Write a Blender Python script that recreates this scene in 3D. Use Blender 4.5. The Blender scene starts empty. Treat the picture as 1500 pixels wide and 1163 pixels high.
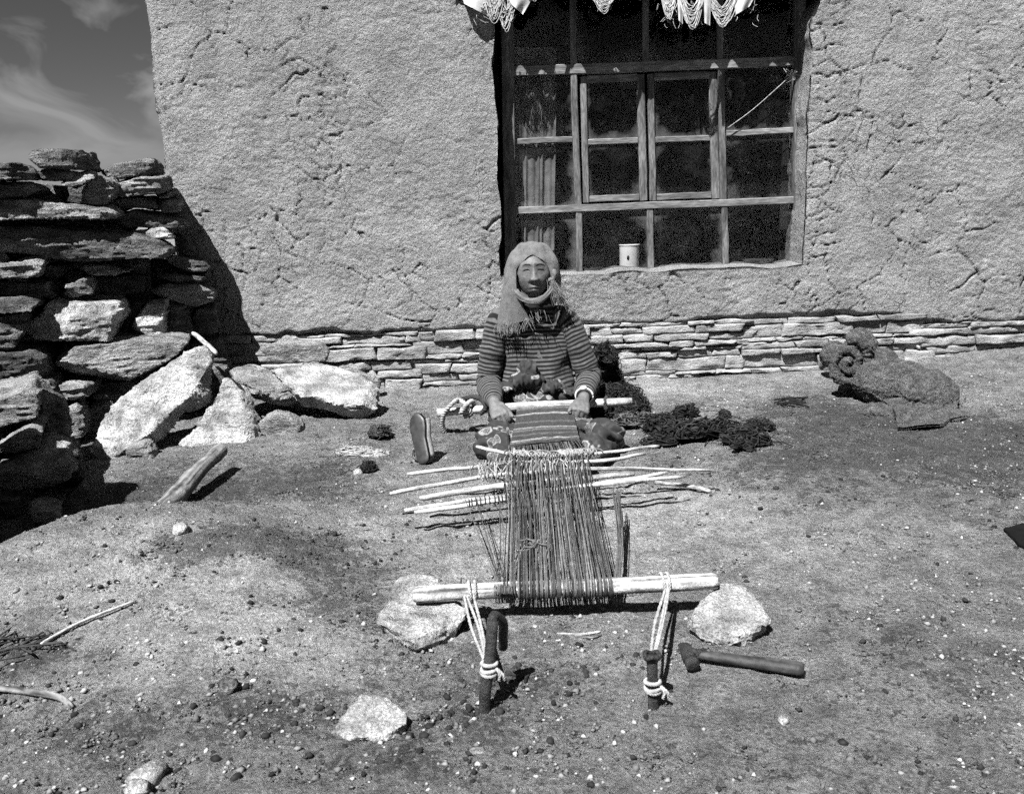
import bpy, bmesh, math, random
import numpy as np
from mathutils import Vector, Matrix

# ---------------------------------------------------------------- camera, world, sun, exposure
CAM_H = 1.07; FPX = 1300.0; PITCH = math.radians(13); ROLL = math.radians(-2)
SUN_EL = 57.0; SUN_AZ = 31.0          # azimuth: how far to the left of straight behind the camera
scene = bpy.context.scene
cam_d = bpy.data.cameras.new('camera'); cam = bpy.data.objects.new('camera', cam_d)
scene.collection.objects.link(cam); scene.camera = cam
cam_d.sensor_width = 36; cam_d.lens = FPX / 1500 * 36; cam_d.clip_start = .05; cam_d.clip_end = 2000
cam.location = (0, 0, CAM_H)
CAMR = Matrix.Rotation(math.pi/2 - PITCH, 3, 'X') @ Matrix.Rotation(ROLL, 3, 'Z')
cam.rotation_euler = CAMR.to_euler()
cam_d.dof.use_dof = True; cam_d.dof.focus_distance = 3.9; cam_d.dof.aperture_fstop = 9

w = bpy.data.worlds.new('World'); scene.world = w; w.use_nodes = True
nt = w.node_tree; nt.nodes.clear()
out = nt.nodes.new('ShaderNodeOutputWorld'); bg = nt.nodes.new('ShaderNodeBackground')
sky = nt.nodes.new('ShaderNodeTexSky'); sky.sky_type = 'NISHITA'; sky.sun_disc = False
sky.sun_elevation = math.radians(SUN_EL); sky.sun_rotation = math.radians(180 + SUN_AZ)
sky.altitude = 4000; sky.dust_density = .3; sky.air_density = 1.0
sep = nt.nodes.new('ShaderNodeSeparateColor')          # black-and-white film behind a red filter
nt.links.new(sky.outputs[0], sep.inputs[0])
tc = nt.nodes.new('ShaderNodeTexCoord')
mp = nt.nodes.new('ShaderNodeMapping'); mp.inputs['Scale'].default_value = (1.6, 1.6, 3.2)
mp.inputs['Rotation'].default_value = (0.0, .5, .3)
nz = nt.nodes.new('ShaderNodeTexNoise'); nz.inputs['Scale'].default_value = 5.0
nz.inputs['Detail'].default_value = 7; nz.inputs['Roughness'].default_value = .52; nz.inputs['Distortion'].default_value = .9
rp = nt.nodes.new('ShaderNodeValToRGB')
rp.color_ramp.elements[0].position = .43; rp.color_ramp.elements[0].color = (0, 0, 0, 1)
rp.color_ramp.elements[1].position = .64; rp.color_ramp.elements[1].color = (1, 1, 1, 1)
mx = nt.nodes.new('ShaderNodeMix'); mx.data_type = 'FLOAT'
mul = nt.nodes.new('ShaderNodeMath'); mul.operation = 'MULTIPLY'; mul.inputs[1].default_value = .36
nt.links.new(tc.outputs['Generated'], mp.inputs[0]); nt.links.new(mp.outputs[0], nz.inputs['Vector'])
nt.links.new(nz.outputs['Fac'], rp.inputs[0]); nt.links.new(rp.outputs[0], mx.inputs[0])
nt.links.new(sep.outputs[0], mul.inputs[0]); nt.links.new(mul.outputs[0], mx.inputs[2])
mx.inputs[3].default_value = 2.2
nt.links.new(mx.outputs[0], bg.inputs[0]); bg.inputs[1].default_value = .05
nt.links.new(bg.outputs[0], out.inputs[0])

sd = bpy.data.lights.new('sun', 'SUN'); sd.energy = 5.0; sd.angle = math.radians(.5); sd.color = (1, 1, 1)
sun = bpy.data.objects.new('sun', sd); scene.collection.objects.link(sun)
sun.rotation_euler = (math.radians(90 - SUN_EL), 0, -math.radians(SUN_AZ))
vs = scene.view_settings; vs.view_transform = 'Standard'; vs.look = 'None'; vs.exposure = 1.55; vs.gamma = 1
scene.cycles.use_denoising = False; scene.cycles.use_adaptive_sampling = True; scene.cycles.adaptive_threshold = .03; scene.cycles.adaptive_min_samples = 20
scene.cycles.max_bounces = 6; scene.cycles.diffuse_bounces = 1; scene.cycles.transparent_max_bounces = 12; scene.cycles.caustics_reflective = False

# ---------------------------------------------------------------- pixel -> place helpers
RM = np.array(CAMR); CP = np.array([0, 0, CAM_H])
def ray(px, py): return RM @ np.array([(px - 750) / FPX, -(py - 581.5) / FPX, -1.0])
def P(px, py, Y): d = ray(px, py); return CP + d * (Y / d[1])
def PL(px, py, P0, n): d = ray(px, py); return CP + d * (np.dot(P0 - CP, n) / np.dot(d, n))

# ---------------------------------------------------------------- noise
def _h(i, j, k, s):
    n = (i * 374761393 + j * 668265263 + k * 1274126177 + s * 974711) & 0xffffffff
    n = ((n ^ (n >> 13)) * 1274126177) & 0xffffffff
    n = n ^ (n >> 16)
    return (n & 0xffff) / 32767.5 - 1.0
def vnoise(p, s=0):
    p = np.asarray(p, float); f = np.floor(p); t = p - f; t = t*t*t*(t*(t*6-15)+10)
    a = f.astype(np.int64); i, j, k = a[:, 0], a[:, 1], a[:, 2]; x, y, z = t[:, 0], t[:, 1], t[:, 2]
    r = 0
    for di in (0, 1):
        for dj in (0, 1):
            for dk in (0, 1):
                r = r + _h(i+di, j+dj, k+dk, s) * (x if di else 1-x) * (y if dj else 1-y) * (z if dk else 1-z)
    return r
def fbm(p, sc=1.0, o=4, s=0, g=.5):
    p = np.asarray(p, float) * sc; r = np.zeros(len(p)); a = 1.0
    for q in range(o): r += a * vnoise(p + 17.3*q, s+q); a *= g; p = p * 2.03
    return r
def sst(a, b, x): t = np.clip((np.asarray(x, float) - a) / (b - a), 0, 1); return t*t*(3-2*t)
def col3(x, y=None, z=None):
    x = np.asarray(x, float); y = np.zeros_like(x) if y is None else y; z = np.zeros_like(x) if z is None else z
    return np.stack([x, y, z], -1)

# ---------------------------------------------------------------- ground relief
MOUND = np.array([-1.32, 2.52])
def gz(x, y):
    x = np.atleast_1d(np.asarray(x, float)); y = np.atleast_1d(np.asarray(y, float))
    p = col3(x, y)
    near = 1 - sst(12, 30, np.hypot(x, y))
    z = .022 * fbm(p, .9, 2, 3) * near + .007 * fbm(p, 4, 3, 5) * near
    z = z * (1 - .65 * np.exp(-((x-.25)/.7)**2))
    z = z + .11 * sst(1.2, 2.9, x) * sst(3.2, 4.9, y)
    # earth bank in front of the stone wall, steep towards the stones
    u = (x - MOUND[0]) * .77 + (y - MOUND[1]) * .64; v = -(x - MOUND[0]) * .64 + (y - MOUND[1]) * .77
    e = v + .05 * fbm(p, 3, 2, 9)
    z = z + .16 * np.exp(-(u/.62)**2) * sst(-.75, .05, v) * (1 - sst(.06, .22, e))
    for mx_, my_, r, h in ((-.80, 2.52, .16, .045), (-.78, 2.1, .3, .055), (-.72, 3.95, .26, .04)):
        z = z + h * np.exp(-((x-mx_)**2 + (y-my_)**2) / r**2)
    return z
_gx0, _gy0, _gs = -3.4, .6, .02; _gX, _gY = np.meshgrid(_gx0+np.arange(380)*_gs, _gy0+np.arange(260)*_gs, indexing='ij'); _GT = gz(_gX.ravel(), _gY.ravel()).reshape(380, 260)
def gzf(x, y):
    a = min(max((x-_gx0)/_gs, 0), 378.99); c = min(max((y-_gy0)/_gs, 0), 258.99); i = int(a); k = int(c); u = a-i; v = c-k
    return float((_GT[i, k]*(1-u)+_GT[i+1, k]*u)*(1-v) + (_GT[i, k+1]*(1-u)+_GT[i+1, k+1]*u)*v)
def G(px, py, dz=0.0):
    z = 0.0
    for _ in range(14):
        d = ray(px, py); q = CP + d * ((z + dz - CAM_H) / d[2]); z = .5*z + .5*gzf(q[0], q[1])
    return q

# ---------------------------------------------------------------- materials
MATS = {}
def N(t, ty, **kw):
    n = t.nodes.new(ty)
    for k, v in kw.items():
        if k.startswith('i_'): n.inputs[k[2:].replace('_', ' ')].default_value = v
        else: setattr(n, k, v)
    return n
def mat(name, lo, hi, scale=8, rough=.85, bump=.3, bscale=60, dist=.004, spec=.08, aniso=(1, 1, 1), attr=None, fine=0.0, fscale=400, stripes=None, detail=6, speck=0.0, fuzz=0.0, coord='Object'):
    """grey two-tone noise colour with bump; attr: vertex attribute multiplied in"""
    m = bpy.data.materials.new(name); m.use_nodes = True; t = m.node_tree; L = t.links.new
    b = t.nodes['Principled BSDF']; b.inputs['Roughness'].default_value = rough; b.inputs['Specular IOR Level'].default_value = spec
    tc = N(t, 'ShaderNodeTexCoord'); mp = N(t, 'ShaderNodeMapping', i_Scale=aniso); L(tc.outputs[coord], mp.inputs[0])
    n1 = N(t, 'ShaderNodeTexNoise', i_Scale=scale, i_Detail=detail, i_Roughness=.6); L(mp.outputs[0], n1.inputs['Vector'])
    r = N(t, 'ShaderNodeMapRange'); r.inputs[1].default_value = .37; r.inputs[2].default_value = .63
    r.inputs[3].default_value = lo; r.inputs[4].default_value = hi; L(n1.outputs['Fac'], r.inputs[0])
    cur = r.outputs[0]
    if fine:
        n2 = N(t, 'ShaderNodeTexNoise', i_Scale=fscale, i_Detail=2); L(mp.outputs[0], n2.inputs['Vector'])
        r2 = N(t, 'ShaderNodeMapRange'); r2.inputs[1].default_value = .38; r2.inputs[2].default_value = .62
        r2.inputs[3].default_value = 1-fine; r2.inputs[4].default_value = 1+fine; L(n2.outputs['Fac'], r2.inputs[0])
        k = N(t, 'ShaderNodeMath', operation='MULTIPLY'); L(cur, k.inputs[0]); L(r2.outputs[0], k.inputs[1]); cur = k.outputs[0]
    if attr:
        a = N(t, 'ShaderNodeAttribute', attribute_name=attr)
        k = N(t, 'ShaderNodeMath', operation='MULTIPLY'); L(cur, k.inputs[0]); L(a.outputs['Fac'], k.inputs[1]); cur = k.outputs[0]
    if stripes:      # (attribute, period, dark factor, phase-noise)
        a = N(t, 'ShaderNodeAttribute', attribute_name=stripes[0])
        nn = N(t, 'ShaderNodeTexNoise', i_Scale=14, i_Detail=2); L(tc.outputs['Object'], nn.inputs['Vector'])
        k0 = N(t, 'ShaderNodeMath', operation='MULTIPLY_ADD'); L(nn.outputs['Fac'], k0.inputs[0]); k0.inputs[1].default_value = stripes[3]; L(a.outputs['Fac'], k0.inputs[2])
        k1 = N(t, 'ShaderNodeMath', operation='MULTIPLY'); L(k0.outputs[0], k1.inputs[0]); k1.inputs[1].default_value = 2*math.pi/stripes[1]
        k2 = N(t, 'ShaderNodeMath', operation='SINE'); L(k1.outputs[0], k2.inputs[0])
        r3 = N(t, 'ShaderNodeMapRange'); r3.inputs[1].default_value = -.35; r3.inputs[2].default_value = .35
        r3.inputs[3].default_value = stripes[2]; r3.inputs[4].default_value = 1; L(k2.outputs[0], r3.inputs[0])
        k = N(t, 'ShaderNodeMath', operation='MULTIPLY'); L(cur, k.inputs[0]); L(r3.outputs[0], k.inputs[1]); cur = k.outputs[0]
    if name.startswith('stone'):
        v1 = N(t, 'ShaderNodeTexNoise', i_Scale=3.5, i_Detail=9, i_Roughness=.72); L(mp.outputs[0], v1.inputs['Vector'])
        r4 = N(t, 'ShaderNodeMapRange'); r4.inputs[1].default_value = .36; r4.inputs[2].default_value = .50; r4.inputs[3].default_value = .55; r4.inputs[4].default_value = 1.08; L(v1.outputs['Fac'], r4.inputs[0])
        k = N(t, 'ShaderNodeMath', operation='MULTIPLY'); L(cur, k.inputs[0]); L(r4.outputs[0], k.inputs[1]); cur = k.outputs[0]
    L(cur, b.inputs['Base Color'])
    if fuzz: b.inputs['Sheen Weight'].default_value = fuzz; b.inputs['Sheen Roughness'].default_value = .6
    if bump:
        n3 = N(t, 'ShaderNodeTexNoise', i_Scale=bscale, i_Detail=9, i_Roughness=.66); L(mp.outputs[0], n3.inputs['Vector'])
        bn = N(t, 'ShaderNodeBump', i_Strength=bump, i_Distance=dist); L(n3.outputs['Fac'], bn.inputs['Height']); L(bn.outputs[0], b.inputs['Normal'])
    MATS[name] = m
    return m
mat('stone', .11, .29, 9, .9, 1.0, 24, .05, aniso=(1, 1, 2.2), fine=.40, fscale=170)
mat('stone_dark', .045, .16, 9, .9, 1.0, 24, .05, aniso=(1, 1, 2.4), fine=.45, fscale=150)
mat('stone_pale', .17, .42, 9, .9, 1.0, 20, .05, fine=.3, fscale=170)
mat('stone_found', .19, .31, 9, .9, 1.0, 45, .014, aniso=(1, 1, 3), fine=.28, fscale=220)
mat('wood_rod', .22, .38, 30, .8, .7, 90, .006, attr='tone', fine=.2, fscale=250)
mat('wood_grey', .09, .17, 22, .85, .8, 70, .006, attr='tone')
mat('wood_frame', .05, .14, 30, .8, .6, 120, .003, aniso=(1, 1, .15), fine=.3, fscale=200)
mat('wood_frame_h', .07, .18, 30, .8, .6, 120, .003, aniso=(.12, 1, 1), fine=.3, fscale=200)
mat('wood_dark', .04, .09, 22, .6, .5, 80, .004)
mat('wood_handle', .022, .05, 40, .6, .5, 80, .004, attr='tone', spec=.3)
mat('iron', .010, .026, 40, .55, .9, 110, .008, spec=.35)
mat('rope', .2, .34, 60, .9, .6, 200, .003)
mat('yarn_pale', .22, .38, 40, .95, .4, 300, .002, attr='tone')
mat('warp', .09, .15, 50, .95, .4, 300, .002, attr='tone')
mat('cloth_band', .026, .045, 90, .95, .8, 250, .004, attr='tone', fine=.5, fscale=350)
mat('yarn_dark', .004, .011, 40, .95, .6, 300, .003, attr='tone')
mat('fleece', .05, .12, 26, .98, 1.0, 90, .03, fine=.5, fscale=180)
mat('fleece_fibre', .07, .14, 60, .98, 0, attr='tone')
mat('skin', .072, .108, 45, .55, .6, 110, .004, spec=.3, attr='tone')
mat('sweater', .065, .095, 50, .95, .5, 420, .003, stripes=('along', .0192, .09, .003), fuzz=.05)
mat('scarf', .085, .12, 40, .95, .8, 260, .004, fine=.25, fscale=420, fuzz=.05)
mat('scarf_fibre', .09, .14, 60, .95, 0, attr='tone')
mat('neck_wool', .012, .02, 60, .95, .5, 300, .003)
mat('shoe', .02, .038, 40, .45, .35, 200, .002, spec=.5)
mat('shoe_inner', .12, .22, 90, .9, .5, 200, .003)
mat('watch', .5, .7, 90, .25, 0, spec=.8)
mat('valance', .28, .42, 20, .95, .4, 300, .002)
mat('valance_fibre', .34, .48, 60, .95, 0, attr='tone')
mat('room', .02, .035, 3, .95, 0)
mat('inner_curtain', .12, .24, 14, .95, 0)
mat('enamel', .72, .85, 12, .4, .1)
mat('droppings', .01, .025, 40, .7, .4, 200, .002)
mat('felt_black', .003, .006, 20, .95, .4, 120, .006)
mat('plant', .015, .04, 20, .9, .3, 80, .004)
mat('chaff', .10, .16, 30, .9, .5, 150, .003, attr='tone')
mat('gravel', .17, .28, 30, .9, .5, 150, .003, attr='tone')

# ---------------------------------------------------------------- mesh building
def tone_attr(me, name, vals):
    a = me.attributes.new(name, 'FLOAT', 'POINT'); a.data.foreach_set('value', np.asarray(vals, np.float32))
class MB:
    def __init__(s): s.v = []; s.f = []; s.n = 0; s.tone = []; s.along = []
    def add(s, v, f, tone=1.0, along=None):
        v = np.asarray(v, float).reshape(-1, 3)
        s.v.append(v); s.f += [tuple(i + s.n for i in q) for q in f]; s.n += len(v)
        s.tone.append(np.broadcast_to(np.asarray(tone, float), (len(v),)))
        s.along.append(np.zeros(len(v)) if along is None else np.asarray(along, float))
    def grid(s, pts, tone=1.0, along=None, close_u=False):
        nu, nv = pts.shape[:2]; f = []
        for i in range(nu if close_u else nu-1):
            for j in range(nv-1):
                a = i*nv+j; b = ((i+1) % nu)*nv+j; f.append((a, b, b+1, a+1))
        s.add(pts.reshape(-1, 3), f, tone, along)
    def tube(s, pts, rad, seg=6, tone=1.0, flat=None, caps=True, al0=0.0):
        """pts: polyline; rad: scalar or per point or (n,2); flat: reference normal for an elliptic section"""
        pts = np.asarray(pts, float); n = len(pts)
        rad = np.asarray(rad, float)
        if rad.ndim == 0: rad = np.full((n, 2), float(rad))
        elif rad.ndim == 1: rad = np.stack([rad, rad], -1)
        t = np.gradient(pts, axis=0); t /= np.linalg.norm(t, axis=1)[:, None] + 1e-12
        ref = np.array(flat, float) if flat is not None else np.array([0, 0, 1.0])
        if flat is None and abs(t[0] @ ref) > .9: ref = np.array([0, 1.0, 0]) if abs(t[0][1]) < .8 else np.array([1.0, 0, 0])
        vs_ = []; u = None
        for i in range(n):
            if flat is not None or u is None: u = ref - t[i] * (ref @ t[i])
            else: u = u - t[i] * (u @ t[i])
            u = u / (np.linalg.norm(u) + 1e-12); w_ = np.cross(t[i], u)
            for k in range(seg):
                a = 2*math.pi*k/seg; vs_.append(pts[i] + u*math.cos(a)*rad[i, 0] + w_*math.sin(a)*rad[i, 1])
        f = []
        for i in range(n-1):
            for k in range(seg):
                a = i*seg+k; b = i*seg+(k+1) % seg; f.append((a, b, b+seg, a+seg))
        if caps: f.append(tuple(range(seg-1, -1, -1))); f.append(tuple(range((n-1)*seg, n*seg)))
        L_ = np.concatenate([[0], np.cumsum(np.linalg.norm(np.diff(pts, axis=0), axis=1))]) + al0
        s.add(vs_, f, np.asarray(tone, float) if np.size(tone) == n*seg and n*seg > n else np.repeat(np.broadcast_to(np.asarray(tone, float), (n,)), seg), np.repeat(L_, seg))
    def ellipsoid(s, c, r, rot=None, nu=20, nv=14, tone=1.0):
        th = np.linspace(0, math.pi, nv); vs_ = []
        for i in range(nu):
            a = 2*math.pi*i/nu
            vs_.append(np.stack([np.sin(th)*math.cos(a), np.sin(th)*math.sin(a), np.cos(th)], -1))
        v = np.array(vs_) * np.array(r)
        if rot is not None: v = v @ np.array(rot).T
        s.grid(v + np.array(c), tone, None, True)
    def mesh(s, name, smooth=True):
        me = bpy.data.meshes.new(name)
        me.from_pydata(np.concatenate(s.v).tolist(), [], s.f)
        tone_attr(me, 'tone', np.concatenate(s.tone)); tone_attr(me, 'along', np.concatenate(s.along))
        if smooth: me.shade_smooth()
        me.update(); return me
    def build(s, name, m, parent=None, smooth=True): return obj(name, s.mesh(name, smooth), m, parent)
def obj(name, me, m=None, parent=None):
    o = bpy.data.objects.new(name, me); scene.collection.objects.link(o)
    if m is not None and me is not None:
        me.materials.clear(); me.materials.append(MATS[m] if isinstance(m, str) else m)
    if parent is not None:
        o.parent = parent
        M = parent.matrix_world if parent.parent is None else parent.parent.matrix_basis @ parent.matrix_basis
        o.matrix_parent_inverse = Matrix.Translation(-Vector(ORG.get(parent.name, (0, 0, 0))))
    return o
ORG = {}
def tag(o, label, cat, group=None, kind=None):
    o['label'] = label
    if cat: o['category'] = cat
    if group: o['group'] = group
    if kind: o['kind'] = kind
    return o
def thing(name, label, cat, loc=(0, 0, 0), group=None):
    o = bpy.data.objects.new(name, None); scene.collection.objects.link(o); o.empty_display_size = .1
    o.location = [float(c) for c in loc]; ORG[o.name] = tuple(o.location)
    return tag(o, label, cat, group)
def recentre(o):
    """move a mesh object's origin to the base of its mesh"""
    me = o.data; n = len(me.vertices); co = np.empty(n*3, np.float32); me.vertices.foreach_get('co', co); co = co.reshape(-1, 3)
    c = np.array([(co[:, 0].min()+co[:, 0].max())/2, (co[:, 1].min()+co[:, 1].max())/2, co[:, 2].min()])
    me.vertices.foreach_set('co', (co - c).astype(np.float32).ravel()); me.update(); o.location = c.tolist(); return o
def get_co(me):
    co = np.empty(len(me.vertices)*3, np.float32); me.vertices.foreach_get('co', co); return co.reshape(-1, 3).astype(float)
def get_no(me):
    no = np.empty(len(me.vertices)*3, np.float32); me.vertices.foreach_get('normal', no); return no.reshape(-1, 3).astype(float)
def set_co(me, co): me.vertices.foreach_set('co', co.astype(np.float32).ravel()); me.update()
def remesh(me, vox, smooth=0):
    o = bpy.data.objects.new('tmp', me); scene.collection.objects.link(o)
    m = o.modifiers.new('r', 'REMESH'); m.mode = 'VOXEL'; m.voxel_size = vox; m.use_smooth_shade = True
    if smooth: k = o.modifiers.new('s', 'SMOOTH'); k.iterations = smooth; k.factor = .5
    dg = bpy.context.evaluated_depsgraph_get(); dg.update()
    r = bpy.data.meshes.new_from_object(o.evaluated_get(dg)); bpy.data.objects.remove(o); return r
def spline(pts, n):
    """Catmull-Rom through pts"""
    p = np.asarray(pts, float); p = np.vstack([2*p[0]-p[1], p, 2*p[-1]-p[-2]]); k = len(p)-3; out_ = []
    for q in np.linspace(0, k-1e-9, n):
        i = int(q); t = q-i; a, b, c, d = p[i:i+4]
        out_.append(.5*((2*b)+(-a+c)*t+(2*a-5*b+4*c-d)*t*t+(-a+3*b-3*c+d)*t**3))
    return np.array(out_)

# ---------------------------------------------------------------- stones
def rock_mesh(name, front, back, seed, vox=.011, amp=.012, strat=.006, chips=7, inset=.05, sdir=(0, 0, 1), ledge=.006):
    """front/back: rings of the same number of 3-D points; remeshed, chipped and roughened"""
    rs = np.random.RandomState(seed); front = np.array(front); back = np.array(back); n = len(front)
    cf = front.mean(0); cb = back.mean(0)
    f0 = cf + (front-cf)*(1-inset); f1 = front + (back-front)*.16
    b1 = front + (back-front)*.84; b0 = cb + (back-cb)*(1-inset)
    rings = [f0, f1, b1, b0]; v = np.vstack(rings); f = [tuple(range(n)), tuple(range(4*n-1, 3*n-1, -1))]
    for r in range(3):
        for k in range(n):
            a = r*n+k; b = r*n+(k+1) % n; f.append((b, a, a+n, b+n))
    me = bpy.data.meshes.new(name); me.from_pydata(v.tolist(), [], f)
    bm = bmesh.new(); bm.from_mesh(me); bmesh.ops.triangulate(bm, faces=bm.faces[:]); bmesh.ops.recalc_face_normals(bm, faces=bm.faces[:]); bm.to_mesh(me); bm.free()
    me = remesh(me, vox)
    co = get_co(me); c0 = co.mean(0); ext = np.ptp(co, axis=0)
    amp = amp*.55
    for _ in range(chips*2):
        d = rs.normal(size=3); d /= np.linalg.norm(d); s = (co-c0) @ d
        lim = s.max() - rs.uniform(.015, .11) * (s.max()-s.min()); over = s > lim
        co[over] -= np.outer((s[over]-lim), d) * .92
    set_co(me, co); no = get_no(me); q = co + seed*3.7
    sd = np.array(sdir, float); sd /= np.linalg.norm(sd); st = q + np.outer(q @ sd, sd) * 7.0
    dsp = amp*fbm(q, 7, 4, seed % 50, .55) + strat*np.abs(fbm(st, 5, 4, 7, .6))*np.clip(1-np.abs(no @ sd), 0, 1)*2.2 + .0022*fbm(q, 70, 2, 3) + ledge*np.floor(3.2*fbm(q + .6*np.outer(q @ sd, sd), 6.5, 3, 11, .5) + .35*vnoise(q*60, 3))/3.2
    set_co(me, co + no*dsp[:, None])
    me.shade_smooth(); me.set_sharp_from_angle(angle=math.radians(28))
    return me
def plane3(a, b, c):
    A, B, C_ = [P(*q) if len(q) == 3 else G(*q) for q in (a, b, c)]
    n = np.cross(B-A, C_-A); return A, n/np.linalg.norm(n)
def stone_px(name, poly, depth, thick, seed, m='stone', parent=None, jitter=.0, push=(0, 1, 0), shrink=.9, **kw):
    """poly in photograph pixels on the plane Y=depth (or a 3-point plane); thickness goes along push"""
    if isinstance(depth, (int, float)): fr = np.array([P(x, y, depth) for x, y in poly])
    else: fr = np.array([PL(x, y, *depth) for x, y in poly])
    rs = np.random.RandomState(seed+999)
    fr = fr + rs.normal(size=fr.shape)*jitter
    pu = np.array(push, float); pu /= np.linalg.norm(pu)
    c = fr.mean(0); bk = c + (fr-c)*shrink + pu*thick + rs.normal(size=fr.shape)*thick*.06
    me = rock_mesh(name, fr, bk, seed, **kw)
    o = obj(name, me, m, parent)
    return o if parent is not None else recentre(o)
# ================================================================ THE SETTING
# ground: one sheet, fine near the camera, coarse out to the horizon
def axis(lo, hi, step, far):
    a = list(np.arange(lo, hi+1e-6, step)); s = step; x = a[-1]
    while x < far: s *= 1.35; x += s; a.append(x)
    s = step; x = a[0]
    while x > -far: s *= 1.35; x -= s; a.insert(0, x)
    return np.array(a)
gx = axis(-2.5, 3.2, .0103, 600); gy = axis(1.25, 5.1, .010, 600)
GX, GY = np.meshgrid(gx, gy, indexing='ij'); fx, fy = GX.ravel(), GY.ravel()
Z = gz(fx, fy); pp = col3(fx, fy)
inn = ((fx > -2.7) & (fx < 3.4) & (fy > 1.1) & (fy < 5.3))
Z = Z + inn * (.0040*fbm(pp, 16, 3, 21) + .0050*np.clip(fbm(pp, 42, 2, 22, .7), -.4, 1.5)*sst(-.5, .5, fbm(pp, 3, 3, 24)) - .004*sst(.25, .7, fbm(pp*np.array([1, 1.6, 1]), 9, 3, 25)))
nu, nv = GX.shape
idx = np.arange(nu*nv).reshape(nu, nv)
quads = np.stack([idx[:-1, :-1], idx[1:, :-1], idx[1:, 1:], idx[:-1, 1:]], -1).reshape(-1, 4)
def np_mesh(name, v, q, smooth=True):
    me = bpy.data.meshes.new(name); k = q.shape[1]
    me.vertices.add(len(v)); me.vertices.foreach_set('co', v.astype(np.float32).ravel())
    me.loops.add(q.size); me.loops.foreach_set('vertex_index', q.astype(np.int32).ravel())
    me.polygons.add(len(q)); me.polygons.foreach_set('loop_start', np.arange(0, q.size, k, dtype=np.int32))
    try: me.polygons.foreach_set('loop_total', np.full(len(q), k, np.int32))
    except Exception: pass
    me.update(calc_edges=True); me.validate()
    if smooth: me.shade_smooth()
    return me
me = np_mesh('ground', np.stack([fx, fy, Z], -1), quads)
# litter: trampled dung and chaff lying on the pale earth (patches with their own outline)
def patch(px, py, rx, ry, k=1.0):
    c = G(px, py); d = ((fx-c[0])/rx)**2 + ((fy-c[1])/ry)**2; return k*np.exp(-d)
lit = (patch(300, 800, .34, .16, 1.1) + patch(420, 720, .4, .3, .9) + patch(450, 800, .26, .16, 1.0) + patch(190, 740, .3, .3, .9) + patch(1300, 655, .75, .30, 1.1) + patch(1440, 650, .5, .6, .9)
       + patch(1180, 600, .35, .25, .7) + patch(1110, 700, .22, .16, .6) + patch(500, 890, .2, .14, .8) + patch(380, 1050, .22, .1, .55) + patch(640, 1095, .2, .09, .55) + patch(520, 1130, .2, .06, .4)
       + patch(60, 960, .12, .06, .9) + patch(700, 1020, .2, .14, .5) + patch(170, 1080, .18, .1, .5) + patch(1500, 720, .5, .4, .4))
bri = patch(120, 822, .4, .16, 1.2) + patch(230, 772, .14, .08, .8) + patch(360, 830, .16, .1) + patch(330, 930, .42, .22, .9) + patch(800, 780, .6, .5, 1.0) + patch(1050, 760, .4, .4, .5) + patch(600, 560, .6, .3, .9) + patch(1000, 570, .5, .25, .8) + patch(1300, 520, .7, .25, .6) + patch(500, 590, .2, .12, .9)
lit = np.clip(lit + .38*fbm(pp, 2.2, 4, 31) + .20*fbm(pp, 11, 3, 33) - .45*bri, 0, 1)
tone_attr(me, 'litter', lit); tone_attr(me, 'pale', np.clip(bri, 0, 1))
g = bpy.data.materials.new('earth'); g.use_nodes = True; t = g.node_tree; L = t.links.new; b = t.nodes['Principled BSDF']
b.inputs['Roughness'].default_value = .95; b.inputs['Specular IOR Level'].default_value = .15
tcn = N(t, 'ShaderNodeTexCoord')
def nz_(sc, de, ro=.6):
    n = N(t, 'ShaderNodeTexNoise', i_Scale=sc, i_Detail=de, i_Roughness=ro); L(tcn.outputs['Object'], n.inputs['Vector']); return n.outputs['Fac']
def mr(src, a, b_, c, d):
    r = N(t, 'ShaderNodeMapRange'); L(src, r.inputs[0])
    for k, v in zip((1, 2, 3, 4), (a, b_, c, d)): r.inputs[k].default_value = v
    return r.outputs[0]
def ma(op, x, y):
    k = N(t, 'ShaderNodeMath', operation=op)
    for i, q in enumerate((x, y)):
        if isinstance(q, (int, float)): k.inputs[i].default_value = q
        else: L(q, k.inputs[i])
    return k.outputs[0]
base = mr(nz_(3, 8), .3, .7, .125, .225)
fine = mr(nz_(100, 7, .8), .37, .63, .5, 1.5); fin2 = mr(nz_(420, 2), .3, .7, .75, 1.25)
la = N(t, 'ShaderNodeAttribute', attribute_name='litter').outputs['Fac']; pa = N(t, 'ShaderNodeAttribute', attribute_name='pale').outputs['Fac']
lm = mr(ma('ADD', la, mr(nz_(30, 10, .8), .40, .60, -.7, .7)), .42, .7, 0, 1)
colr = ma('MULTIPLY', ma('MULTIPLY', ma('MULTIPLY', base, fine), fin2), mr(nz_(15, 8, .72), .36, .64, .6, 1.4))
colr = ma('MULTIPLY', colr, mr(lm, 0, 1, 1, .36)); colr = ma('MULTIPLY', colr, mr(pa, 0, 1, 1, 1.75))
vo = N(t, 'ShaderNodeTexVoronoi', i_Scale=120); L(tcn.outputs['Object'], vo.inputs['Vector'])
sp_ = mr(vo.outputs['Distance'], .14, .2, 1, 0); sc_ = N(t, 'ShaderNodeSeparateColor'); L(vo.outputs['Color'], sc_.inputs[0])
white = ma('MULTIPLY', sp_, mr(sc_.outputs[0], .86, .9, 0, 1)); dark = ma('MULTIPLY', sp_, mr(sc_.outputs[1], .84, .88, 0, .8))
colr = ma('ADD', ma('MULTIPLY', colr, ma('SUBTRACT', 1.0, dark)), ma('MULTIPLY', white, .2))
L(colr, b.inputs['Base Color'])
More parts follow.
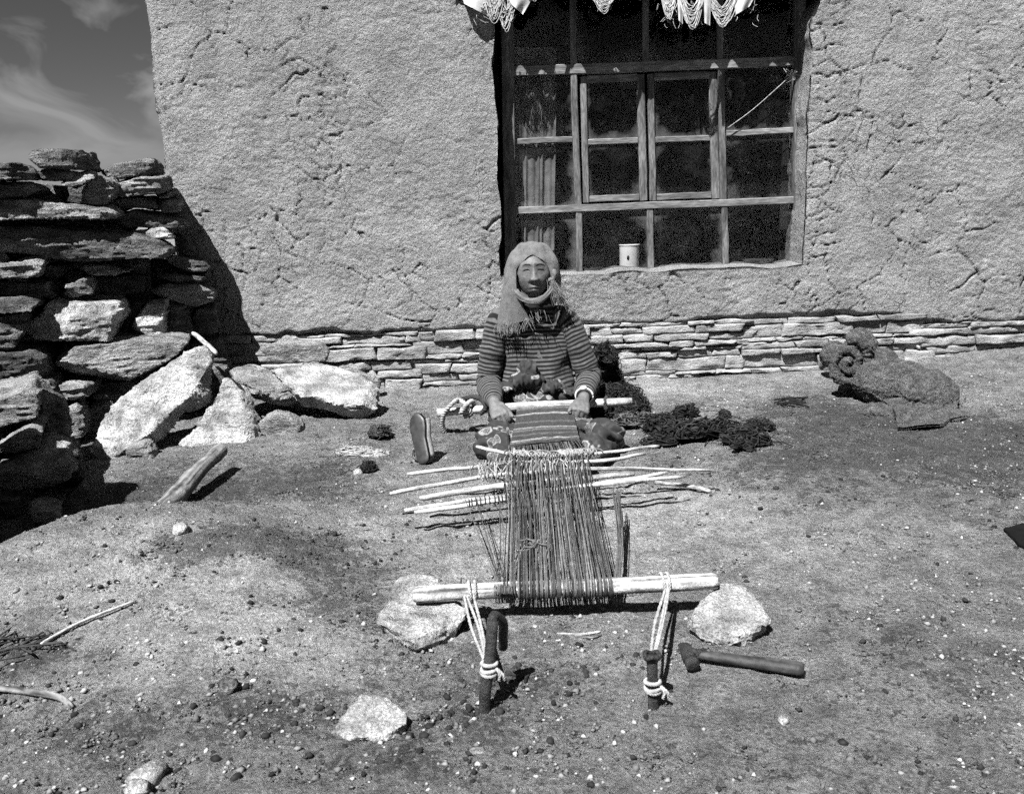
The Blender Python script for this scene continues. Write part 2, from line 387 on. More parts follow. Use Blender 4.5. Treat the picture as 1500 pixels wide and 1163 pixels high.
hh = ma('ADD', ma('MULTIPLY', nz_(48, 9, .72), 1.0), ma('MULTIPLY', sp_, .12))
bn = N(t, 'ShaderNodeBump', i_Strength=1.0, i_Distance=.045); L(hh, bn.inputs['Height']); L(bn.outputs[0], b.inputs['Normal'])
ground = obj('ground', me, g); ground['kind'] = 'structure'

# ---------------------------------------------------------------- the mud house
WY = 5.0; XL, XR, WT = -1.85, 4.6, 3.0
OX0, OX1, OZ0, OZ1 = -.035, 1.642, .612, 2.45
house = thing('mud_house', 'mud plastered house with a stone footing and a wooden paned window', 'house', (1.3, 5.2, 0))
def seg_axis(stops, steps):
    a = []
    for s0, s1, step in zip(stops[:-1], stops[1:], steps):
        n_ = max(1, round((s1-s0)/step)); a += list(np.linspace(s0, s1, n_, endpoint=False))
    return np.array(a + [stops[-1]])
wx = seg_axis([XL, OX0, OX1, 3.2, XR], (.008, .009, .008, .05)); wz = seg_axis([-.25, OZ0, 2.2, OZ1, WT], (.008, .008, .04, .05))
WX, WZ = np.meshgrid(wx, wz, indexing='ij'); x, z = WX.ravel(), WZ.ravel(); q = col3(x, z*0, z)
ztop = .325 + .022*fbm(q*np.array([1, 1, 0]), 1.6, 3, 41) - .06*sst(1.9, 2.8, x) + .012*fbm(q, 12, 2, 42)
pl_ = sst(-.012, .02, z - ztop)
rim = np.minimum.reduce([np.abs(x-OX0) + 9*((z < OZ0-.02)), np.abs(x-OX1) + 9*((z < OZ0-.02))])
warpq = q + .05*np.stack([fbm(q, 5, 3, 51), q[:, 1], fbm(q, 5, 3, 52)], -1)
def cell_edge(p, sc, s):
    """distance to the nearest cell border of a jittered grid (x, z plane)"""
    a = p[:, 0]*sc; c = p[:, 2]*sc; ia = np.floor(a).astype(np.int64); ic = np.floor(c).astype(np.int64)
    d = []
    for i in (-1, 0, 1):
        for k in (-1, 0, 1):
            X = ia+i; Y = ic+k; d.append(np.hypot(X+.5+.46*_h(X, Y, X*0, s)-a, Y+.5+.46*_h(X, Y, X*0, s+1)-c))
    d = np.sort(np.array(d), 0); return (d[1]-d[0])/sc
crk = sst(.007, .0, cell_edge(warpq*np.array([1, 1, 1.35]), 3.1, 61)) * sst(-.05, .3, fbm(q, 2.2, 3, 62)) + 1.0*sst(.005, 0, cell_edge(warpq, 8, 64))*sst(.15, .6, fbm(q, 3.1, 3, 66))
band = sst(OX1-.01, OX1+.03, x)*(1-sst(OX1+.14, OX1+.2, x))*sst(OZ0, OZ0+.05, z)       # patched strip beside the window
hcr = sst(.006, .0, np.abs(((z*8.3 + .35*fbm(q*np.array([1, 1, .3]), 9, 3, 71)) % 1.0) - .5)/8.3)*band
rough_ = .0085*fbm(q*np.array([1, 1, 1.2]), 2.6, 3, 43) + (1-.7*band)*sst(-.9, .7, fbm(q, 1.9, 3, 49))*(.0016*fbm(q*np.array([1, 1, 1.3]), 17, 2, 44) + .0031*fbm(q*np.array([1, 1, 1.4]), 44, 2, 45, .7))
pits = -.004*sst(.70, .95, fbm(q*np.array([.8, 1, 1.7]), 11, 4, 47, .65))
off = pl_*(.034 + rough_ + pits - .019*np.clip(crk, 0, 1) - .014*hcr + .010*band) + (1-pl_)*(.006*fbm(q, 30, 3, 48))
y = WY - off
edge_l = sst(.06, 0, x-XL); y = y + .05*edge_l**2
xx = x + (x <= XL+1e-6)*(.018*fbm(col3(x*0, z*0, z), 5, 4, 81)) + ((np.abs(x-OX0) < 1e-6) & (z > OZ0))*(.010*fbm(col3(x*0+3, z*0, z), 7, 3, 82))+((np.abs(x-OX1) < 1e-6) & (z > OZ0-.001))*(.012*fbm(col3(x*0+7, z*0, z), 7, 3, 83))
zz = z + ((np.abs(z-OZ0) < 1e-6) & (x >= OX0) & (x <= OX1))*(.010*fbm(col3(x, x*0, x*0), 6, 3, 84))
# the opening flares at its upper right where the lintel plaster has broken away
fl = sst(1.93, 2.12, z)*.16; xx = xx + fl*sst(OX1+.3, OX1, x)*(x >= OX1-1e-6)
nu, nv = WX.shape; idx = np.arange(nu*nv).reshape(nu, nv)
qd = np.stack([idx[:-1, :-1], idx[1:, :-1], idx[1:, 1:], idx[:-1, 1:]], -1)
cx = (wx[:-1]+wx[1:])/2; cz = (wz[:-1]+wz[1:])/2
hole = ((cx > OX0) & (cx < OX1))[:, None] & ((cz > OZ0) & (cz < OZ1))[None, :]
V = np.stack([xx, y, zz], -1); Q = qd[~hole]
# reveals: the borders of the opening and the left corner run back into the wall
i0 = int(np.argmin(abs(wx-OX0))); i1 = int(np.argmin(abs(wx-OX1))); j0 = int(np.argmin(abs(wz-OZ0))); j1 = int(np.argmin(abs(wz-OZ1)))
ex_v, ex_q = [], []; base_n = len(V)
def extrude(ids, depth, steps, dx=0.0, dz=0.0, flip=False):
    global base_n
    prev = np.array(ids)
    for s in range(1, steps+1):
        nvv = V[ids].copy(); f = s/steps
        nvv[:, 1] += depth*f; nvv[:, 0] += dx*f; nvv[:, 2] += dz*f
        nvv += .004*np.stack([fbm(nvv, 14, 3, 91), 0*nvv[:, 0], fbm(nvv, 14, 3, 92)], -1)
        ex_v.append(nvv); cur = np.arange(base_n, base_n+len(ids)); base_n += len(ids)
        fq = np.stack([prev[:-1], prev[1:], cur[1:], cur[:-1]], -1); ex_q.append(fq[:, ::-1] if flip else fq); prev = cur
extrude(idx[i0, j0:j1+1], .28, 12); extrude(idx[i1, j0:j1+1], .28, 12, dx=-.012, flip=True)
extrude(idx[i0:i1+1, j0], .28, 12, dz=.006, flip=True); extrude(idx[i0:i1+1, j1], .28, 4)
extrude(idx[0, :], 4.6, 60, dx=.0, flip=True)
V = np.vstack([V]+ex_v); Q = np.vstack([Q]+ex_q)
wme = np_mesh('wall', V, Q)
pm = bpy.data.materials.new('mud_plaster'); pm.use_nodes = True; t = pm.node_tree; L = t.links.new; b = t.nodes['Principled BSDF']
b.inputs['Roughness'].default_value = .95; b.inputs['Specular IOR Level'].default_value = .12
tcn = N(t, 'ShaderNodeTexCoord')
base = mr(nz_(1.3, 7), .3, .7, .195, .26); fine = mr(nz_(130, 6, .75), .36, .64, .58, 1.4); blot = mr(nz_(5, 7, .7), .35, .65, .8, 1.18)
fin2 = mr(nz_(420, 2), .3, .7, .82, 1.18)
colr = ma('MULTIPLY', ma('MULTIPLY', ma('MULTIPLY', base, fine), blot), fin2)
wn = N(t, 'ShaderNodeTexNoise', i_Scale=6, i_Detail=5); L(tcn.outputs['Object'], wn.inputs['Vector'])
va = N(t, 'ShaderNodeMixRGB'); va.inputs[0].default_value = .22; L(tcn.outputs['Object'], va.inputs[1]); L(wn.outputs['Color'], va.inputs[2])
vo = N(t, 'ShaderNodeTexVoronoi', feature='DISTANCE_TO_EDGE', i_Scale=13); L(va.outputs[0], vo.inputs['Vector'])
cr = ma('MULTIPLY', mr(vo.outputs['Distance'], 0, .03, 1, 0), mr(nz_(2.7, 4), .56, .66, 0, 1))
L(colr, b.inputs['Base Color'])
hh = ma('SUBTRACT', ma('ADD', nz_(36, 9, .70), ma('MULTIPLY', nz_(160, 3, .6), .25)), ma('MULTIPLY', cr, .5))
bn = N(t, 'ShaderNodeBump', i_Strength=1.0, i_Distance=.032); L(hh, bn.inputs['Height']); L(bn.outputs[0], b.inputs['Normal'])
obj('wall', wme, pm, house)
# the rest of the shell: right and back walls, roof, room
def box_mb(mb, a, b_, tone=1.0):
    x0, y0, z0 = a; x1, y1, z1 = b_
    v = [(x0, y0, z0), (x1, y0, z0), (x1, y1, z0), (x0, y1, z0), (x0, y0, z1), (x1, y0, z1), (x1, y1, z1), (x0, y1, z1)]
    mb.add(v, [(3, 2, 1, 0), (4, 5, 6, 7), (0, 1, 5, 4), (1, 2, 6, 5), (2, 3, 7, 6), (3, 0, 4, 7)], tone)
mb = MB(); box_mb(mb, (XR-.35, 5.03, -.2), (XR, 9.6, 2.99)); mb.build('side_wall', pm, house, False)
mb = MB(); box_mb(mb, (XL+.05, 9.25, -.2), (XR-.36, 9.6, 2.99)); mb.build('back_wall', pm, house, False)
mb = MB(); box_mb(mb, (XL-.12, 4.86, 3.005), (XR+.12, 9.75, 3.25)); mb.build('roof', pm, house, False)
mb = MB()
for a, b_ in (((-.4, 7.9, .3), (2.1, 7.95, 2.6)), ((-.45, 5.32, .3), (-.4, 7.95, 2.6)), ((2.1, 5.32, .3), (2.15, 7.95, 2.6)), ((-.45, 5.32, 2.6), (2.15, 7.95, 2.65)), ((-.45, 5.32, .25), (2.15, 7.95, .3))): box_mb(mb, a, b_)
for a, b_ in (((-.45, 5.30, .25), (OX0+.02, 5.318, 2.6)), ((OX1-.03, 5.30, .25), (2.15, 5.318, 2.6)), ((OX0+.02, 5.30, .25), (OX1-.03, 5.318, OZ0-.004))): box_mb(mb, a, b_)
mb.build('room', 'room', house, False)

# footing stones, each one a piece
rs = np.random.RandomState(12)
def slab_piece(x0, x1, z0, z1, proud, seed):
    r = np.random.RandomState(seed); nx = max(6, int((x1-x0)/.018)); nz2 = max(4, int((z1-z0)/.010))
    xs = np.concatenate([[x0, x0+.003], np.linspace(x0, x1, nx)[1:-1], [x1-.003, x1]]); zs = np.concatenate([[z0, z0+.003], np.linspace(z0, z1, nz2)[1:-1], [z1-.003, z1]]); nx += 2; nz2 += 2; pts = np.zeros((nx, nz2, 3))
    sk0, sk1 = r.uniform(-.012, .012, 2)
    for i, a in enumerate(xs):
        for k, c in enumerate(zs):
            u = (a-x0)/(x1-x0); v = (c-z0)/(z1-z0); e = min(u*(x1-x0), (1-u)*(x1-x0), v*(z1-z0), (1-v)*(z1-z0))
            pts[i, k] = (a + (sk0*(1-u)+sk1*u)*(v-.5)*2, WY - proud*(1 if e > .002 else .72), c)
    fl_ = pts.reshape(-1, 3)
    n1 = fbm(fl_ + seed, 9, 3, 5); n2 = fbm((fl_ + seed)*np.array([1, 1, 3]), 30, 3, 6)
    fl_[:, 1] -= .008*n1 + .005*n2
    fl_[:, 2] += .007*fbm(col3(fl_[:, 0]*1.0+seed, fl_[:, 0]*0, fl_[:, 2]*8), 8, 3, 9)
    pts = fl_.reshape(nx, nz2, 3); bk = pts.copy(); bk[..., 1] = WY + .10
    mb = MB(); mb.grid(pts)
    ring = [(i, 0) for i in range(nx)] + [(nx-1, k) for k in range(1, nz2)] + [(i, nz2-1) for i in range(nx-2, -1, -1)] + [(0, k) for k in range(nz2-2, 0, -1)]
    F_ = np.array([pts[i] for i in ring]); B_ = np.array([bk[i] for i in ring]); m_ = len(ring)
    mb.add(np.vstack([F_, B_]), [(k, m_+k, m_+(k+1) % m_, (k+1) % m_) for k in range(m_)])
    return mb
sd_ = 100; x = XL + .02
while x < 3.6:          # stretches of rubble, each with its own courses
    W_ = rs.uniform(.55, 1.1); xe = min(x+W_, 3.65); zc = -.08; top = .325 - .06*float(sst(1.9, 2.8, (x+xe)/2)) + rs.uniform(-.012, .012)
    while zc < top - .02:
        h = rs.choice([.022, .032, .045, .06, .075], p=[.2, .25, .25, .2, .1]); z1 = min(zc+h, top) if top-(zc+h) > .02 else top
        xa = x + rs.uniform(-.12, .05)*(x > XL+.1)
        while xa < xe - .03:
            xb = min(xa + rs.uniform(.12, .34)*(1 + 5*h), xe + rs.uniform(-.04, .08)); g_ = rs.uniform(.001, .004)
            sd_ += 1; slab_piece(xa+.002, xb-.003, zc+g_, z1-g_, rs.uniform(.012, .046), sd_).build('footing_stone', 'stone_found', house)
            xa = xb
        zc = z1
    x = xe

# ---------------------------------------------------------------- the window
FY = 5.16
def wp(px, py, Y=FY): return P(px, py, Y)
win = obj('window', None, None, house); 
def bar(px0, py0, px1, py1, wpx, d0, d1, name='bar', m='wood_frame', par=None, bev=.004):
    """a wooden bar between two pixels on the window plane; wpx: width in pixels; runs from depth d0 to d1 behind FY"""
    a = wp(px0, py0); c = wp(px1, py1); d = c-a; ln = np.linalg.norm(d); d /= ln; w_ = wpx/FPX*5.25/2
    s = np.array([d[2], 0, -d[0]]); bm = bmesh.new(); n_ = 8; rs2 = np.random.RandomState(int(px0*7+py0*3+px1) % 99999)
    prof = [(-w_, d1), (-w_, d0+bev), (-w_+bev, d0), (w_-bev, d0), (w_, d0+bev), (w_, d1)]
    rings = []
    for i in range(n_+1):
        o_ = a + d*ln*i/n_ + s*rs2.normal()*.0010; rings.append([bm.verts.new((o_[0]+s[0]*p_, FY+q_+rs2.normal()*.0008, o_[2]+s[2]*p_)) for p_, q_ in prof])
    for i in range(n_):
        for k in range(6): bm.faces.new((rings[i][k], rings[i+1][k], rings[i+1][(k+1) % 6], rings[i][(k+1) % 6]))
    bm.faces.new(rings[0][::-1]); bm.faces.new(rings[-1]); bmesh.ops.recalc_face_normals(bm, faces=bm.faces[:])
    me = bpy.data.meshes.new(name); bm.to_mesh(me); bm.free()
    return obj(name, me, m, par or win)
bar(741, -110, 748, 412, 17, -.03, .06, 'jamb'); bar(1171, -110, 1169, 400, 15, -.03, .06, 'jamb')
bar(749, 105, 1163, 90, 13, -.012, .035, 'transom', 'wood_frame_h')
bar(752, 309, 1162, 294, 10, -.012, .035, 'crossbar', 'wood_frame_h')
bar(752, 408, 1162, 392, 12, -.012, .035, 'bottom_rail', 'wood_frame_h')
for x0, y0, x1, y1 in ((840, 98, 847, 300), (848, 310, 850, 402), (952, 306, 954, 396), (1056, 92, 1060, 293), (1061, 303, 1064, 392), (838, -110, 840, 96), (945, -110, 946, 93), (1053, -110, 1055, 89)):
    bar(x0, y0, x1, y1, 9, -.006, .03, 'mullion')
bar(752, 208, 838, 204, 8, -.004, .028, 'crossbar', 'wood_frame_h'); bar(1064, 196, 1162, 191, 8, -.004, .028, 'crossbar', 'wood_frame_h')
# two casements set a little back
for (xa, xb, ya, yb) in ((851, 943, 112, 297), (950, 1049, 108, 294)):
    sl = -.036; f = lambda x_, y_: (x_, y_ + (x_-xa)*sl*.6)
    bar(xa+4, ya, xa+8, yb, 9, .018, .045, 'stile'); bar(xb-4, ya-3, xb+1, yb-3, 11, .018, .045, 'stile')
    bar(xa+9, ya+4, xb-9, ya+1, 10, .018, .045, 'rail', 'wood_frame_h'); bar(xa+13, yb-5, xb-6, yb-8, 9, .018, .045, 'rail', 'wood_frame_h')
    bar(xa+11, (ya+yb)/2+4, xb-8, (ya+yb)/2+1, 8, .02, .045, 'glazing_bar', 'wood_frame_h')
# dusty panes
gm = bpy.data.materials.new('dusty_glass'); gm.use_nodes = True; t = gm.node_tree; L = t.links.new; t.nodes.clear()
mo = N(t, 'ShaderNodeOutputMaterial'); tr = N(t, 'ShaderNodeBsdfTransparent'); gl = N(t, 'ShaderNodeBsdfGlossy', i_Roughness=.03)
tr.inputs[0].default_value = (.8, .8, .8, 1); gl.inputs[0].default_value = (.9, .9, .9, 1)
di = N(t, 'ShaderNodeBsdfDiffuse'); di.inputs[0].default_value = (.28, .28, .28, 1)
tcn = N(t, 'ShaderNodeTexCoord')
m1 = N(t, 'ShaderNodeMixShader'); m2 = N(t, 'ShaderNodeMixShader')
m1.inputs[0].default_value = .018; L(tr.outputs[0], m1.inputs[1]); L(gl.outputs[0], m1.inputs[2])
def gdist():
    v = N(t, 'ShaderNodeVectorMath', operation='SUBTRACT'); L(tcn.outputs['Generated'], v.inputs[0]); v.inputs[1].default_value = (.5, .5, .5)
    s_ = N(t, 'ShaderNodeSeparateXYZ'); L(v.outputs[0], s_.inputs[0])
    ax = ma('ABSOLUTE', s_.outputs[0], 0); az = ma('ABSOLUTE', s_.outputs[2], 0)
    return ma('POWER', ma('ADD', ma('POWER', ma('MULTIPLY', ax, 2), 4.0), ma('POWER', ma('MULTIPLY', az, 2), 4.0)), .25)
edge = mr(ma('ADD', gdist(), mr(nz_(9, 5), .3, .7, -.18, .18)), .82, 1.10, 0, .14)
oi = N(t, 'ShaderNodeObjectInfo').outputs['Random']
specks = ma('MULTIPLY', mr(nz_(260, 2), .66, .72, 0, .5), mr(nz_(14, 2), .45, .6, 0, 1))
haze_ = mr(nz_(5, 6, .65), .5, .85, .0, .035)
dust = ma('ADD', ma('ADD', edge, specks), ma('MULTIPLY', haze_, mr(oi, 0, 1, .5, 1.5)))
L(dust, m2.inputs[0]); L(m1.outputs[0], m2.inputs[1]); L(di.outputs[0], m2.inputs[2]); L(m2.outputs[0], mo.inputs[0])
def pane(px0, py0, px1, py1, d):
    c = [wp(px0, py1, FY+d), wp(px1, py1-.035*(px1-px0), FY+d), wp(px1, py0-.035*(px1-px0), FY+d), wp(px0, py0, FY+d)]
    c = np.array(c); bk = c + np.array([0, .003, 0]); mb = MB()
    mb.add(np.vstack([c, bk]), [(0, 1, 2, 3), (7, 6, 5, 4), (0, 4, 5, 1), (1, 5, 6, 2), (2, 6, 7, 3), (3, 7, 4, 0)])
    mb.build('pane', gm, win, False)
for x0, x1 in ((748, 842), (842, 949), (947, 1059), (1056, 1170)):
    pane(x0, -100, x1, 108 - .035*(x0-748), .012); pane(x0, 312-.035*(x0-748), x1, 410-.035*(x0-748), .012)
for x0, x1 in ((748, 843), (1058, 1170)):
    pane(x0, 104-.035*(x0-748), x1, 206-.035*(x0-748), .012); pane(x0, 207-.035*(x0-748), x1, 310-.035*(x0-748), .012)
for x0, x1, y0, y1 in ((856, 940, 112, 205), (857, 941, 207, 295), (952, 1050, 110, 202), (953, 1050, 204, 292)): pane(x0, y0, x1, y1, .032)
mb = MB()
lz = wp(950, -105)[2]; box_mb(mb, (OX0-.2, 4.90, lz-.02), (OX1+.42, 5.24, lz+.2)); mb.build('lintel', 'wood_dark', house, False)
# ================================================================ DRY STONE WALL AND LOOSE STONES
pile = thing('dry_stone_wall', 'rough dry stone wall of stacked slabs beside the mud house', 'stone wall', (-2.0, 4.0, 0))
def pd(px): return 4.80 - .0026*max(0, 300-px)
S = [ # polygon in pixels, depth offset, thickness, material
 ([(36,222),(46,217),(115,222),(124,232),(127,251),(60,247),(40,240)], .02, .30, 'd'),
 ([(-60,246),(20,237),(38,247),(42,263),(-60,266)], .03, .3, 'd'),
 ([(45,262),(58,247),(105,251),(130,255),(125,263),(60,266)], .03, .3, 'd'),
 ([(88,268),(96,258),(120,254),(137,257),(125,268),(98,276)], -.03, .22, 'n'),
 ([(-60,268),(40,266),(48,280),(30,292),(-60,296)], .06, .3, 'd'),
 ([(122,266),(136,254),(160,262),(167,284),(150,301),(120,299)], -.02, .26, 'n'),
 ([(140,254),(165,240),(210,232),(228,235),(230,256),(200,259),(165,263)], .04, .30, 'd'),
 ([(165,266),(200,259),(242,257),(250,278),(235,284),(205,287),(172,291),(163,280)], .0, .28, 'n'),
 ([(228,284),(258,279),(260,290),(232,293)], .03, .22, 'n'),
 ([(230,295),(262,292),(263,310),(238,312)], .02, .22, 'n'),
 ([(-70,296),(25,291),(90,298),(150,306),(165,314),(160,323),(100,321),(-70,326)], -.03, .36, 'n'),
 ([(150,300),(185,288),(228,288),(232,308),(190,306),(168,312)], .09, .24, 'd'),
 ([(168,319),(190,307),(215,310),(265,322),(279,330),(262,341),(220,337),(180,335)], .02, .28, 'd'),
 ([(185,339),(240,336),(254,348),(215,355),(190,346)], .0, .26, 'p'),
 ([(-80,330),(55,333),(130,339),(185,346),(230,356),(249,368),(240,380),(190,382),(110,384),(50,376),(-80,362)], -.06, .42, 'd'),
 ([(235,373),(255,378),(300,388),(308,398),(280,401),(245,386)], .02, .26, 'd'),
 ([(258,340),(275,348),(291,378),(262,372)], .06, .24, 'd'),
 ([(-40,388),(50,384),(63,390),(62,406),(-40,411)], .0, .26, 'n'),
 ([(64,388),(106,388),(90,410),(64,412)], .14, .2, 'd'),
 ([(108,388),(150,387),(196,398),(170,405),(130,402)], .0, .3, 'n'),
 ([(92,413),(128,407),(134,432),(92,440)], .02, .24, 'n'),
 ([(136,408),(215,404),(220,428),(140,440)], .16, .2, 'd'),
 ([(228,402),(300,406),(299,416),(255,416),(230,412)], .03, .26, 'd'),
 ([(220,428),(240,417),(290,418),(309,428),(313,446),(285,451),(250,439)], .0, .28, 'n'),
 ([(-60,440),(25,436),(56,444),(50,459),(-60,464)], .02, .28, 'd'),
 ([(-60,412),(30,414),(85,414),(88,438),(20,434),(-60,436)], .12, .26, 'd'),
 ([(30,485),(65,445),(110,446),(166,448),(171,470),(161,502),(100,500),(55,497)], -.02, .34, 'p'),
 ([(172,446),(212,438),(195,470),(196,492),(174,498)], .17, .2, 'd'),
 ([(193,470),(215,440),(239,440),(241,496),(200,492)], -.01, .26, 'p'),
 ([(242,440),(266,448),(282,488),(272,500),(243,496)], .02, .28, 'd'),
 ([(282,452),(313,450),(322,478),(312,500),(284,500)], .05, .26, 'd'),
 ([(-60,466),(28,462),(40,476),(20,512),(-60,520)], .08, .3, 'd'),
 ([(66,535),(76,511),(130,504),(255,497),(273,505),(265,522),(190,560),(85,557),(66,553)], -.06, .40, 'n'),
 ([(-60,522),(40,516),(62,530),(60,560),(-60,566)], .05, .34, 'd'),
 ([(78,566),(130,563),(133,580),(80,590)], -.02, .3, 'n'),
 ([(135,564),(215,556),(225,580),(140,598)], .02, .3, 'd'),
 ([(82,602),(105,597),(121,615),(123,642),(98,642)], -.05, .26, 'n'),
 ([(126,598),(165,586),(160,640),(126,650)], .04, .26, 'n'),
 ([(262,506),(320,502),(335,520),(325,548),(270,560)], .08, .3, 'd'),
 ([(200,562),(268,540),(330,540),(330,590),(210,610)], .06, .34, 'd'),
 ([(-60,566),(66,562),(80,600),(80,640),(-60,650)], .02, .3, 'd'),
]
MK = {'d': 'stone_dark', 'n': 'stone', 'p': 'stone_pale'}
for i, (poly, dy, th, mk) in enumerate(S):
    cxp = sum(p_[0] for p_ in poly)/len(poly); zc_ = P(cxp, sum(p_[1] for p_ in poly)/len(poly), pd(cxp))[2]; bat = -.30*max(0, .95-zc_)
    pts = [P(a, c, pd(cxp) + .45*(pd(a)-pd(cxp)) + dy + bat) for a, c in poly]
    pts = np.array(pts); tilt = np.random.RandomState(i).uniform(.02, .34); zc = pts[:, 2].mean(); pts[:, 1] += (pts[:, 2]-zc)*tilt*1.2
    rs_ = np.random.RandomState(i+40); c = pts.mean(0); bk = c + (pts-c)*.92 + np.array([-.06, th, .01]) + rs_.normal(size=pts.shape)*.012
    obj('stone', rock_mesh('stone', pts, bk, i+1, vox=.011, amp=.008, strat=.007, chips=5), MK[mk], pile)
# the near end of the wall, coming towards the viewer at the left and going on outside the picture
NEAR = [([(-90,590),(0,586),(45,569),(53,585),(52,616),(0,630),(-90,640)], 3.22, .5, 'n'),
 ([(-90,655),(0,652),(45,632),(62,640),(56,664),(0,668),(-90,672)], 3.12, .5, 'n'),
 ([(-20,692),(60,682),(98,668),(104,700),(98,717),(35,724),(-20,728)], 3.02, .44, 'n'),
 ([(42,752),(54,741),(86,745),(92,768),(62,774)], 2.88, .15, 'n'),
 ([(54,590),(84,602),(98,640),(96,664),(66,662)], 3.42, .4, 'd'),
 ([(64,666),(112,660),(122,700),(112,730),(100,716),(104,690)], 3.26, .3, 'd'),
 ([(-80,732),(36,728),(48,746),(30,782),(-80,800)], 2.98, .4, 'd'),
 ([(88,740),(120,712),(128,730),(112,752),(94,762)], 3.1, .16, 'd')]
for i, (poly, Y, th, mk) in enumerate(NEAR):
    o = stone_px('stone', poly, Y, th, 60+i, MK[mk], pile, push=(-.45, 1, 0), vox=.011, amp=.009, strat=.007, chips=5)
def block(c, r, seed, m, parent, vox=.02):
    rs_ = np.random.RandomState(seed); k = 8; a = np.linspace(0, 2*math.pi, k, endpoint=False) + rs_.uniform(-.2, .2, k)
    ring = np.stack([np.cos(a)*r[0]*rs_.uniform(.8, 1.1, k), np.zeros(k), np.sin(a)*r[2]*rs_.uniform(.85, 1.1, k)], -1)
    fr = np.array(c) + ring + np.array([0, -r[1], 0]); bk = np.array(c) + ring*.9 + np.array([0, r[1], 0])
    return obj('stone', rock_mesh('stone', fr, bk, seed, vox=vox, amp=.012, strat=.008, chips=5), m, parent)
# courses outside the picture on the left and a hidden rubble heart added to block light
sdx = 300
for zc in np.arange(.08, 1.36, .15):
    for Yc, Xc in ((2.55, -1.93), (2.98, -2.22), (3.35, -2.48), (3.0, -2.65), (3.7, -2.75), (2.62, -2.4)):
        if (zc > 1.0 and Yc < 2.7) or (zc > .6 and 2.9 < Yc < 3.4 and Xc > -2.5): continue
        sdx += 1; rr = np.random.RandomState(sdx)
        block((Xc + rr.uniform(-.05, .05) - .06*zc, Yc + rr.uniform(-.04, .04), zc), (.24, .22, .078), sdx, 'stone_dark', pile, .026)
for zc in np.arange(.08, 1.3, .15):
    for px in (-40, 70, 170, 240):
        if zc > (1.2, 1.22, 1.15, .8)[(-40, 70, 170, 240).index(px)]: continue
        sdx += 1; q_ = P(px, 400, pd(px)+.30)
        block((q_[0] + .0 - .02, q_[1], zc), (.21, .12, .085), sdx, 'stone_dark', pile, .026)

for px, zc, rz in ((-10, .54, .60), (90, .54, .60), (180, .54, .58), (246, .42, .46)):  # upright dark slabs, unseen, added to stop light showing through the gaps
    q_ = P(px, 400, pd(px)+.22); sdx += 1; block((q_[0]-.03, q_[1], zc), (.24, .05, rz), sdx, 'stone_dark', pile, .026)
def planeh(a, b_, c):
    A_, B_, C_ = [G(*q_) for q_ in (a, b_, c)]; n_ = np.cross(B_-A_, C_-A_); return A_, n_/np.linalg.norm(n_)
def loose(name, label, poly, depth, th, seed, m, push=(0, 1, 0), **kw):
    return tag(stone_px(name, poly, depth, th, seed, m, None, push=push, **kw), label, 'stone')
# big slab leaning on the wall
A, n = plane3((135, 680, 3.66), (300, 508, 4.16), (228, 640, 3.78))
loose('stone_slab', 'large pale slab leaning diagonally against the stone wall', [(124,668),(150,615),(172,580),(230,535),(300,503),(313,506),(306,540),(280,582),(250,606),(215,640),(150,683)], (A, n), .13, 501, 'stone_pale', push=(.25, 1, -.45), shrink=.95, amp=.008, strat=.004, chips=4, vox=.009, sdir=(.3, .6, .7), ledge=.016)
A, n = plane3((262, 657, 3.86), (330, 550, 4.12), (366, 650, 3.92))
loose('stone_slab', 'pale triangular slab set upright next to the large leaning slab', [(257,654),(300,602),(328,550),(346,565),(361,600),(371,650),(336,668),(285,661)], (A, n), .10, 502, 'stone_pale', push=(.35, 1, -.3), shrink=.95, amp=.007, strat=.004, chips=4, vox=.009, sdir=(0, .8, .6), ledge=.014)
loose('stone', 'small pale topped stone wedged under the leaning slab', [(183,657),(205,650),(222,658),(221,686),(184,687)], 3.68, .12, 503, 'stone', vox=.009)
loose('stone', 'smooth rounded boulder lying on slabs by the footing', [(376,513),(400,502),(465,505),(483,517),(478,531),(440,532),(395,529)], 4.66, .16, 504, 'stone', strat=.001, chips=2, amp=.006)
A, n = plane3((345, 545, 4.40), (430, 575, 4.28), (400, 530, 4.62))
loose('stone_slab', 'jagged flat slab tilted at the corner of the footing', [(330,542),(350,527),(395,530),(430,552),(436,570),(400,577),(352,566)], (A, n), .11, 505, 'stone', push=(0, .5, -1), strat=.009)
A, n = plane3((440, 575, 4.22), (535, 592, 4.16), (470, 528, 4.62))
loose('stone_slab', 'long layered slab sloping down from the footing to the ground', [(385,545),(405,528),(460,526),(520,545),(553,562),(549,590),(530,595),(490,588),(430,574)], (A, n), .12, 506, 'stone_pale', push=(0, .6, -1), strat=.010)
loose('stone_slab', 'thin slab on edge between the layered slab and footing', [(480,530),(520,540),(556,556),(557,578),(545,583),(500,560)], 4.74, .06, 507, 'stone')
loose('stone', 'rounded stone lying on the earth before the triangular slab', [(374,617),(395,608),(425,612),(441,627),(440,640),(410,646),(380,638)], 3.98, .16, 508, 'stone', strat=.002)
